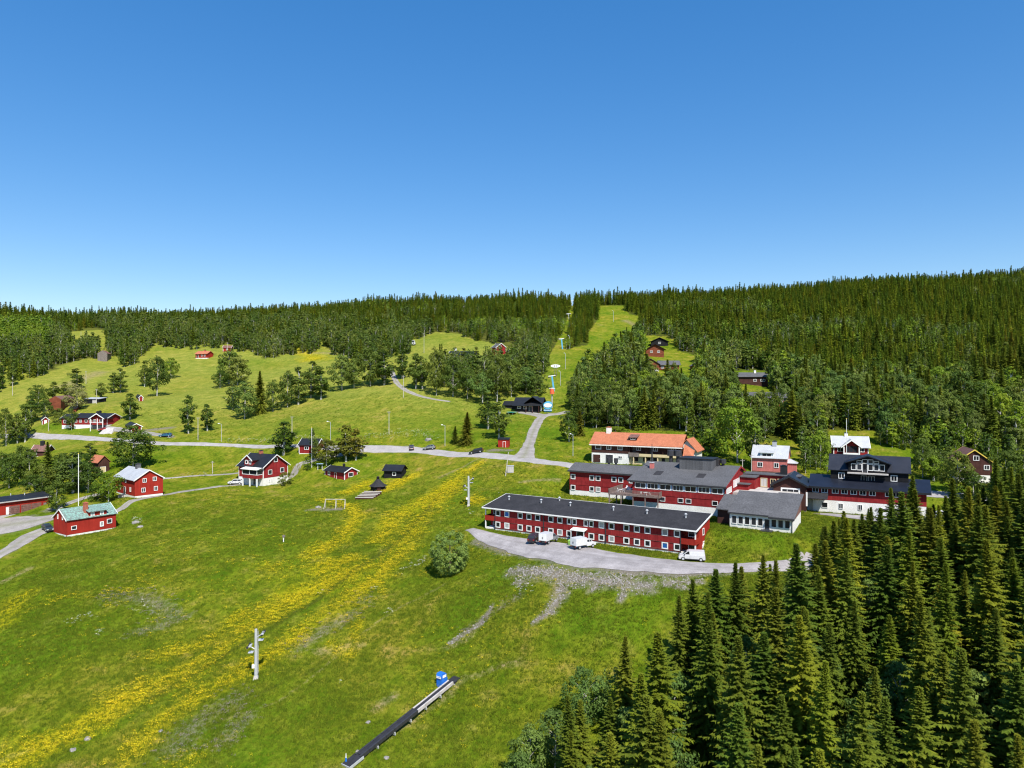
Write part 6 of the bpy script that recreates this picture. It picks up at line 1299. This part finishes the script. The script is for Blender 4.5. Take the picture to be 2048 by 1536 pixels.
    for y in(-W_*.72,W_*.72):
        MB().box(fx-.16,fx+.005,y-.2,y+.2,.62,.78).build('headlight',M['headlight'],o);MB().box(rx-.005,rx+.12,y-.14,y+.14,.72,.95).build('tail_light',M['taillight'],o)
    MB().box(fx-.1,fx+.03,-W_*.9,W_*.9,.3,.5).build('bumper',M['darksteel'],o);MB().box(rx-.03,rx+.1,-W_*.9,W_*.9,.3,.5).build('bumper',M['darksteel'],o)
    for y in(-1,1):
        MB().box(rx+.5,fx-.5,y*(W_+.012)-.012,y*(W_+.012)+.012,.3,.44).build('sill',M['darksteel'],o)
        MB().box(f0[0]-.42,f0[0]-.25,y*(W_+.12)-.07,y*(W_+.12)+.07,zb+.05,zb+.22).build('mirror',M['darksteel'],o)
        for xx in(f0[0]-.35,f0[0]-1.35):MB().box(xx-.012,xx+.012,y*(W_+.004)-.006,y*(W_+.004)+.006,.46,zb-.02).build('door_seam',M['darksteel'],o)
    o.scale=(scale,)*3;return o
def boxtruck(label,px,py,rz,cab):
    p=hit(px,py);o=thing('pickup_truck',label,'truck',(p.x,p.y,p.z+.09),rz)
    lo=[(.2,.45),(2.6,.45),(2.66,.85),(2.45,1.05),(1.75,1.18),(.15,1.2)];up=[(1.75,1.18),(1.15,1.8),(.25,1.82),(.15,1.2)]
    loft(lo,[.9]*6,0).build('body',cab,o);c=loft(up,[.88,.76,.76,.88],0).build('cabin',cab,o)
    for s in(-1,1):
        MB().hexa([(.95,s*.82,1.27),(1.5,s*.82,1.27),(1.5,s*.885,1.27),(.95,s*.885,1.27),(.95,s*.75,1.7),(1.12,s*.75,1.7),(1.12,s*.8,1.7),(.95,s*.8,1.7)]).build('side_window',M['glass'],c)
        MB().hexa([(.3,s*.82,1.27),(.86,s*.82,1.27),(.86,s*.885,1.27),(.3,s*.885,1.27),(.32,s*.75,1.7),(.86,s*.75,1.7),(.86,s*.8,1.7),(.32,s*.8,1.7)]).build('side_window',M['glass'],c)
    MB().hexa([(1.66,-.72,1.26),(1.7,-.72,1.27),(1.7,.72,1.27),(1.66,.72,1.26),(1.22,-.66,1.73),(1.26,-.66,1.75),(1.26,.66,1.75),(1.22,.66,1.73)]).build('windscreen',M['glass'],c)
    MB().box(-2.7,.14,-.35,.35,.5,.68).build('chassis',M['darksteel'],o)
    k=MB().box(-2.75,.05,-.98,.98,.75,2.25).build('cargo_box',M['cwhite'],o);MB().box(-2.78,-2.751,-.9,-.02,.82,2.18).box(-2.78,-2.751,.02,.9,.82,2.18).build('rear_door',M['white'],k);MB().box(-2.82,-2.78,-.12,-.06,1.2,1.6).box(-2.82,-2.78,.06,.12,1.2,1.6).build('latch',M['darksteel'],k)
    for x in(1.75,-1.75):
        for y in(-.84,.84):wheel(o,x,y,.36,.24)
    for y in(-.7,.7):MB().box(2.55,2.67,y-.18,y+.18,.75,.92).build('headlight',M['headlight'],o);MB().box(-2.8,-2.7,y-.12,y+.12,.55,.7).build('tail_light',M['taillight'],o)
    MB().box(-2.85,-2.72,-.9,.9,.42,.52).build('bumper',M['darksteel'],o)
    return o
A=R(-32)
boxtruck('silver cabbed pickup with white cargo box beside the dark car',1098,1085,R(58),M['csilver'])
boxtruck('all white pickup with white cargo box, nearer the entrance canopy',1167,1096,R(35),M['cwhite'])
car('dark maroon car parked beside the white cargo boxes',1070,1083,R(65),M['cdark'],'suv')
car('white delivery van at the end of the long red building',1384,1121,R(180-15),M['cwhite'],'van',name='delivery_van')
car('white minibus parked before the lodge basement',1770,1036,R(165),M['cwhite'],'bus',name='minibus')
car('white hatchback seen between spruces right of the lodge',1877,1036,R(200),M['cwhite'],'hatch')
car('silver hatchback stopped on the main road',859,899,R(176),M['csilver'],'hatch')
car('black estate car on the main road near the junction',953,906.5,R(172),M['cblack'],'estate')
car('dark car low at the roadside left of the silver hatchback',823,898,R(100),M['cdark'],'hatch',.9)
car('blue estate car parked on the drive above the road',331,874,R(185),M['cblue'],'estate')
car('white car parked beside the red and white house',471,969,R(190),M['cwhite'],'suv')
car('dark grey car parked by the green roofed house',95,1061,R(-40),M['cteal'],'hatch')
car('red car half hidden behind the small tree at the bungalow',152,855,R(175),M['cred'],'estate')
car('low red car before the bungalow garage',206,862,R(170),M['cred'],'hatch',.9)
car('white caravan like van among trees by the hillside track',820,691,R(180),M['cwhite'],'bus',1.3,name='camper_van')
# ---------------------------------------------------------------- poles, lamps, flagpoles
def pole(name,label,px,yt,yb,r=.13,mat='pole',cat='pole',lean=0.,lamp=None,wires=False,group=None,ball=False):
    p=hit(px,yb);h=(yb-yt)*p.y/F;o=thing(name,label,cat,(p.x,p.y,p.z),0,group);o.rotation_euler=(0,R(lean),0)
    MB().tube((0,0,-.6),(0,0,h),r,r*.72,8).build('shaft',M[mat],o)
    if lamp:
        MB().tube((0,0,h-.1),(lamp,-.1,h+.25),.05,n=5).build('arm',M['steel'],o);m=MB().hexa([(lamp*.8,-.22,h+.12),(lamp*1.5,-.22,h+.18),(lamp*1.5,.1,h+.18),(lamp*.8,.1,h+.12),(lamp*.85,-.18,h+.38),(lamp*1.4,-.18,h+.36),(lamp*1.4,.06,h+.36),(lamp*.85,.06,h+.38)]).build('lamp_head',M['lamp'],o)
    if wires:MB().box(-.55,.55,-.06,.06,h-.55,h-.43).build('crossarm',M['greywood'],o);[MB().tube((x,0,h-.43),(x,0,h-.25),.05,n=6).build('insulator',M['white'],o) for x in(-.45,0,.45)]
    if ball:MB().tube((0,0,h),(0,0,h+.12),.14,.14,8).tube((0,0,h+.12),(0,0,h+.26),.14,.03,8).build('finial',M['yellow'],o)
    return o
pole('flagpole','tall white flagpole behind the green roofed house',157,908,1012,.11,'white','flagpole',ball=True)
pole('flagpole','white flagpole beside the slim birch above the red cabin',623.5,855,935,.1,'white','flagpole',ball=True)
pole('flagpole','white flagpole standing before the white roofed house',1693,838,933,.1,'white','flagpole',ball=True)
for px,yt,yb,lab in((25,764,791,'utility pole at the lower end of the dark tree line'),(172,742,768,'utility pole alone on the upper meadow'),(193,778,808,'utility pole beside the low black shed'),(396,834,880,'utility pole right of the dark lone tree by the road'),(584,832,872,'utility pole above the road behind the red and white house'),(778,822,868,'utility pole on the green bank above the parked cars'),(848,666,706,'utility pole in the small clearing by the grove'),(807,751,796,'utility pole at the bend of the hillside track'),(162,663,678,'distant utility pole in the upper clearing'),(455,685,712,'utility pole beside the hidden red cottage'),(1021,697,716,'utility pole beside the red gable house'),(97,838,862,'utility pole by the small red shed'),(425,922,947,'short pole on the grass below the road'),(1503,908,948,'utility pole at the corner of the pink house'),(1485,918,940,'short lamp pole behind the hotel gable')):
    pole('utility_pole',lab,px,yt,yb,.12,wires=yb-yt>18)
pole('utility_pole','leaning pale pole below the road junction',1011,904,952,.14,lean=7)
for px,yt,yb,lp,lab in((443,848,883,-.9,'street lamp on the grass above the road, left of the dark tree'),(661,844,880,-.9,'street lamp above the road bend behind the brownish birches'),(890,851,892,-.9,'street lamp beside the silver hatchback'),(1146,869,912,-.7,'street lamp left of the orange roofed building')):
    pole('street_lamp',lab,px,yt,yb,.09,'steel','street lamp',lamp=lp)
for px,yt,yb,lab in((1131,707,738,'floodlight pole halfway up the lift line'),(1121,743,771,'floodlight pole beside the blue lift mast'),(1139,672,697,'floodlight pole before the spruce island'),(1227,622,644,'tall thin pole on the crest of the ski run')):
    pole('floodlight_pole',lab,px,yt,yb,.12,'steel','lamp post',lamp=-.6)
# ---------------------------------------------------------------- ski lift
def pylon(label,px,yt,yb,rz=0.):
    p=hit(px,yb);h=(yb-yt)*p.y/F;o=thing('lift_pylon',label,'lift pylon',(p.x,p.y,p.z),rz)
    MB().tube((0,0,-.5),(0,0,h),.3,.22,10).build('mast',M['steel'],o)
    MB().hexa([(-.5,-.5,-.6),(.5,-.5,-.6),(.5,.5,-.6),(-.5,.5,-.6),(-.3,-.3,.5),(.3,-.3,.5),(.3,.3,.5),(-.3,.3,.5)]).build('concrete_base',M['concrete'],o)
    for zz,s in((h*.82,1),(h*.58,-1)):
        a=MB().tube((0,0,zz),(s*1.1,0,zz+.75),.08,n=6).build('arm',M['steel'],o)
        MB().box(s*.8-.4 if s>0 else -1.2,s*.8+.4 if s>0 else -.4,-.5,.5,zz-.35,zz-.28).build('catwalk',M['steel'],o)
        for k in(-.5,0,.5):MB().tube((s*1.15+k*.25,k-.06,zz+.75+k*.3),(s*1.15+k*.25,k+.06,zz+.75+k*.3),.2,n=10).build('pulley',M['darksteel'],a)
        MB().box(s*1.0-.06,s*1.0+.3,-.7,.7,zz+.7,zz+.85).build('pulley_beam',M['steel'],a)
    l=MB().tube((.34,-.18,.8),(.34,-.18,h*.95),.03,n=4).tube((.34,.18,.8),(.34,.18,h*.95),.03,n=4).build('ladder',M['steel'],o)
    for k in range(14):MB().box(.32,.36,-.18,.18,1.+k*h*.064,1.04+k*h*.064).build('rung',M['steel'],l)
    MB().box(-.62,-.2,-.25,.25,h*.22,h*.28).build('control_box',M['white'],o)
pylon('white steel lift pylon standing in the yellow flowers',512,1258,1357,.15)
pylon('white steel lift pylon above the willow bush',937,952,1012,.1)
def mast(label,px,yt,yb,lean,mat='lift'):
    p=hit(px,yb);h=(yb-yt)*p.y/F;o=thing('lift_mast',label,'lift mast',(p.x,p.y,p.z),0);o.rotation_euler=(0,R(lean),0)
    q=.35 if mat=='lift' else .2;MB().box(-q,q,-q,q,-.6,h).build('column',M[mat],o);MB().box(-1.6,1.6,-.25,.25,h,h+.35).build('crossarm',M['white'],o)
    for s in(-1.4,1.4):MB().tube((s,-.12,h-.3),(s,.12,h-.3),.35,n=10).build('pulley',M['darksteel'],o)
mast('leaning blue lift mast just above the orange padding',1108,752,782,-8);mast('blue lift mast below the spruce island',1125,678,698,-6);mast('pale lift mast high in the narrow lift lane',1138,628,640,-4,'steel');mast('topmost pale lift mast near the skyline',1144,602,616,-2,'steel')
def board():
    p=hit(1111,752);o=thing('lift_sign','white oval sign board on two posts over the lift lane','sign',(p.x,p.y,p.z),0);h=20*p.y/F
    for s in(-.5,.5):MB().tube((s,0,-.3),(s*.9,0,h),.09,n=6).build('post',M['greywood'],o)
    m=MB();n=20;f=[(2.3*math.cos(i*2*math.pi/n),.75*math.sin(i*2*math.pi/n)+h) for i in range(n)];m.prism(f,-.2,-.1,'y');b=m.build('board',M['white'],o)
    for s in(-.45,.35):MB().box(s-.14,s+.14,-.22,-.2,h-.35,h+.35).build('mark',M['darksteel'],b)
board()
def padding():
    p=hit(1104,815);o=thing('padded_mast','lift mast wrapped in orange padding above the blue drive station','lift mast',(p.x,p.y,p.z),0);k=p.y/F
    MB().tube((0,0,-.5),(0,0,40*k),.3,.22,8).build('column',M['steel'],o);MB().tube((0,0,27*k),(0,0,37*k),1.,.9,10).build('padding',M['orangenet'],o);MB().box(-1.3,1.3,-.2,.2,38*k,39*k).build('crossarm',M['white'],o)
padding()
def station():
    p=hit(1096,823);o=thing('drive_station','blue and white drive station of the ski lift','lift station',(p.x,p.y,p.z),-.1);k=p.y/F
    MB().box(-1.5,1.5,-1.2,1.2,-.3,1.2).build('base',M['lift'],o)
    def disc(r,z0,z1,mat,nm):
        m=MB();n=18;f=[(r*math.cos(i*2*math.pi/n),z0+(z1-z0)/2+(z1-z0)/2*math.sin(i*2*math.pi/n)) for i in range(n)];m.prism(f,-1.5,1.3,'y');m.build(nm,M[mat],o)
    disc(1.9,1.0,4.2,'lift','shell');
    m=MB();n=18;f=[(1.65*math.cos(i*2*math.pi/n),2.6+.85*math.sin(i*2*math.pi/n)) for i in range(n)];m.prism(f,-1.62,-1.5,'y');m.build('panel',M['white'],o)
    MB().box(-1.7,1.7,-1.62,-1.5,.35,.8).build('panel',M['ltblue'],o)
station()
# the haul rope of the drag lift
def rope(label,pts):
    o=None;m=MB();v=[Vector(p) for p in pts]
    for a,b in zip(v[:-1],v[1:]):
        n=10;prev=a
        for i in range(1,n+1):
            t=i/n;q=a.lerp(b,t);q.z-=4*t*(1-t)*(b-a).length*.012;m.tube(prev,q,.03,n=3);prev=q
    return tag(m.build('lift_cable',M['darksteel']),label,'cable')
# ---------------------------------------------------------------- magic carpet on the practice slope
def carpet():
    a=hit(703,1527);c=hit(907,1363);d=c-a;L=math.hypot(d.x,d.y);rz=math.atan2(d.y,d.x);pit=math.atan2(d.z,L);T=d.length
    o=thing('carpet_lift','black conveyor carpet lift with pale side panels lying on the slope','conveyor',(a.x,a.y,a.z+.15),rz);o.rotation_euler=(0,-pit,rz)
    MB().box(1.5,T-.6,-.3,.3,.12,.3).build('belt',M['rubber'],o)
    n=12
    for k in range(n):
        x0=1.2+(T-1.8)*k/n;x1=1.2+(T-1.8)*(k+1)/n-.05;pale=k>=n*.55
        for s in(-1,1):MB().box(x0,x1,  .32 if s>0 else -.58,.58 if s>0 else -.32,-.15,.36 if s>0 else .34).build('side_panel',M['concrete' if pale else 'darksteel'],o)
    MB().box(-1.,1.45,-.85,.85,.02,.22).build('entry_platform',M['rubber'],o);MB().box(-1.05,1.5,-.92,-.85,-.1,.3).box(-1.08,-1.,-.85,.85,-.1,.26).build('edge_trim',M['steel'],o)
    MB().box(T-.55,T+.9,-.7,.7,-.05,.2).build('exit_platform',M['rubber'],o)
    for k in range(7):
        x=1.+(T-1.5)*k/6;MB().box(x-.1,x+.1,-.68,.68,-.6,-.16).build('foot',M['steel'],o)
    p=hit(884,1369);b=thing('control_cabinet','blue plastic control cabinet at the top of the carpet lift','cabinet',(p.x,p.y,p.z),rz)
    MB().prism([(-.7,-.2),(.7,-.2),(.7,1.1),(.5,1.25),(.5,1.75),(.2,2.0),(-.6,2.0),(-.8,1.6),(-.7,1.1)],-.55,.55,'y').build('shell',M['blue'],b)
    MB().box(-.45,.35,-.6,-.55,1.3,1.7).build('panel',M['white'],b);MB().box(-.84,-.79,-.5,.5,1.25,1.4).box(-.84,-.79,-.5,.5,1.5,1.58).build('stripe',M['white'],b)
    p=hit(692,1526);s=thing('marker_post','blue and white marker post beside the carpet entry','post',(p.x,p.y,p.z),0)
    MB().tube((0,0,-.1),(0,0,.75),.16,.1,8).build('sleeve',M['blue'],s);MB().tube((0,0,.75),(0,0,1.35),.08,.04,8).build('tip',M['white'],s)
carpet()
# ---------------------------------------------------------------- play and picnic things
def swing():
    a=hit(649,1017);c=hit(691,1016);d=c-a;L=math.hypot(d.x,d.y);o=thing('swing_set','pale wooden swing frame on a gravel patch','swing',(a.x,a.y,min(a.z,c.z)),math.atan2(d.y,d.x));h=2.5
    MB().tube((.3,0,h),(L-.1,0,h),.09,n=6).build('beam',M['pole'],o)
    for x in(.3,L*.55,L-.1):
        for s in(-1,1):MB().tube((x,0,h),(x-.3 if x<1 else x,s*.9,-.4),.08,n=6).build('leg',M['pole'],o)
    for x in(L*.3,L*.78):
        q=MB().box(x-.25,x+.25,-.12,.12,.5,.55).build('seat',M['rubber'],o)
        for s in(-.22,.22):MB().tube((x+s,0,.55),(x+s,0,h-.05),.02,n=4).build('chain',M['darksteel'],q)
swing()
def bleacher():
    p=hit(729,998);o=thing('wooden_seating','brown stepped wooden seating on the slope','bleacher',(p.x,p.y,p.z),-.12)
    for k in range(5):
        y=k*1.05;z=gz1(p.x,p.y+y)-p.z+k*.16
        x0=-2.6+k*.28
        MB().box(x0,x0+5.2,y-.35,y+.2,z+.38,z+.5).build('plank',M['pole'],o);MB().box(x0+.05,x0+5.15,y-.3,y-.22,z-.7,z+.375).build('riser',M['brown'],o)
bleacher()
def simple(name,label,cat,px,py,rz=0.):
    p=hit(px,py);return thing(name,label,cat,(p.x,p.y,p.z),rz)
o=simple('trampoline','turquoise edged trampoline on the grass by the lift lodge','trampoline',1023,828)
MB().tube((0,0,.75),(0,0,.8),1.7,n=18).build('mat',M['rubber'],o)
m=MB();n=18
for i in range(n):
    a,c=i*2*math.pi/n,(i+1)*2*math.pi/n;m.hexa([(1.7*math.cos(a),1.7*math.sin(a),.72),(2.1*math.cos(a),2.1*math.sin(a),.72),(2.1*math.cos(c),2.1*math.sin(c),.72),(1.7*math.cos(c),1.7*math.sin(c),.72),(1.7*math.cos(a),1.7*math.sin(a),.86),(2.1*math.cos(a),2.1*math.sin(a),.86),(2.1*math.cos(c),2.1*math.sin(c),.86),(1.7*math.cos(c),1.7*math.sin(c),.86)])
m.build('edge_pad',M['teal'],o)
for i in range(6):MB().tube((1.9*math.cos(i),1.9*math.sin(i),-.2),(1.9*math.cos(i),1.9*math.sin(i),.72),.04,n=5).build('leg',M['steel'],o)
o=simple('electric_cabinet','grey wire cage cabinet beside the leaning pole','cabinet',1021,945)
MB().box(-.9,.9,-.6,.6,0,1.9).build('body',M['steel'],o);MB().box(-1.,1.,-.7,.7,1.9,2.0).build('lid',M['tin'],o)
for s in(-.45,.45):MB().box(s-.4,s+.4,-.64,-.6,.15,1.8).build('door',M['concrete'],o)
o=simple('wheelie_bin','green plastic bin beside the entrance canopy','bin',1141,1091,R(-32))
MB().hexa([(-.3,-.35,.1),(.3,-.35,.1),(.3,.35,.1),(-.3,.35,.1),(-.4,-.45,1.05),(.4,-.45,1.05),(.4,.45,1.05),(-.4,.45,1.05)]).build('body',M['green'],o);MB().hexa([(-.43,-.48,1.06),(.43,-.48,1.06),(.43,.48,1.06),(-.43,.48,1.06),(-.4,-.4,1.15),(.4,-.4,1.15),(.4,.45,1.22),(-.4,.45,1.22)]).build('lid',M['green'],o)
for s in(-.3,.3):MB().tube((s,.38,.12),(s+.06,.38,.12),.12,n=8).build('wheel',M['tyre'],o)
# hose from a hydrant in the meadow
o=simple('hydrant','small white snow cannon hydrant in the open meadow','hydrant',567,1084)
MB().tube((0,0,-.2),(0,0,1.1),.12,n=8).build('pipe',M['white'],o);MB().box(-.25,.35,-.2,.2,1.1,1.6).build('head',M['greywood'],o)
o=simple('picnic_shelter','pale garden gazebo frame beside the small red cabin','shelter',640,940)
for s in(-.7,.7):MB().box(s-.06,s+.06,-.06,.06,0,2.).build('post',M['white'],o)
MB().box(-1.,1.,-.6,.6,2.,2.1).build('roof',M['ltblue'],o)
# rocks
def boulder(label,px,py,r,seed):
    p=hit(px,py);rr=np.random.default_rng(seed);o=thing('boulder',label,'rock',(p.x,p.y,p.z),rr.uniform(0,6))
    import bmesh
    bm=bmesh.new();bmesh.ops.create_icosphere(bm,subdivisions=2,radius=r)
    for v in bm.verts:v.co*=rr.uniform(.75,1.15);v.co.z*=.6
    me=bpy.data.meshes.new('stone');bm.to_mesh(me);bm.free();me.materials.append(M['stone']);link('stone',me,o)
for i,(lab,px,py,r) in enumerate((('pale boulder in the grass right of the green roofed house',272,1046,1.),('smaller boulder beside the pale boulder in the grass',281,1054,.8),('dark boulder above the road behind the silver hatchback',857,880,1.3),('pale stone near the carpet entry, above the belt',715,1503,.35),('pale stone near the lower trail of the carpet',773,1516,.4),('white stone in the grass left of the belt',736,1445,.4),('grey stone at the gravel patch edge by the swing',637,1015,.8),('pale stone in the track on the flowery slope',175,1478,.55),('second pale stone in the track on the flowery slope',146,1500,.5),('stone on the purple patch of the lower slope',322,1462,.35))):
    boulder(lab,px,py,r,i)
# terrace furniture
def chair(label,u,v,rz,tbl=False):
    x,y=HB.w(u,v);o=thing('patio_table' if tbl else 'patio_chair',label,'table' if tbl else 'chair',(x,y,HB.z+HZF+.002),rz,'white terrace furniture')
    if tbl:
        MB().tube((0,0,.68),(0,0,.73),.5,n=14).build('tabletop',M['white'],o)
        for i in range(4):MB().tube((.3*math.cos(i*1.57),.3*math.sin(i*1.57),.68),(.4*math.cos(i*1.57),.4*math.sin(i*1.57),0),.03,n=5).build('leg',M['white'],o)
    else:
        MB().box(-.25,.25,-.25,.25,.4,.45).build('seat',M['white'],o);MB().hexa([(-.25,.2,.45),(.25,.2,.45),(.25,.26,.45),(-.25,.26,.45),(-.24,.3,.95),(.24,.3,.95),(.24,.35,.95),(-.24,.35,.95)]).build('backrest',M['white'],o)
        for a in(-.22,.22):
            for c in(-.22,.22):MB().box(a-.025,a+.025,c-.025,c+.025,0,.4).build('leg',M['white'],o)
for i,(u,v,t) in enumerate(((18.6,-10.8,1),(18.,-10.,0),(19.4,-10.2,0),(18.4,-11.8,0),(20.4,-8.2,1),(19.6,-7.6,0),(21.1,-7.4,0),(20.5,-9.2,0),(19.,-6.,1),(18.2,-5.5,0),(25.6,-12.4,1),(26.7,-12.4,0),(24.5,-12.3,0))):
    chair('white plastic table on the wooden terrace' if t else 'white plastic chair on the wooden terrace',u,v,i*1.3,bool(t))
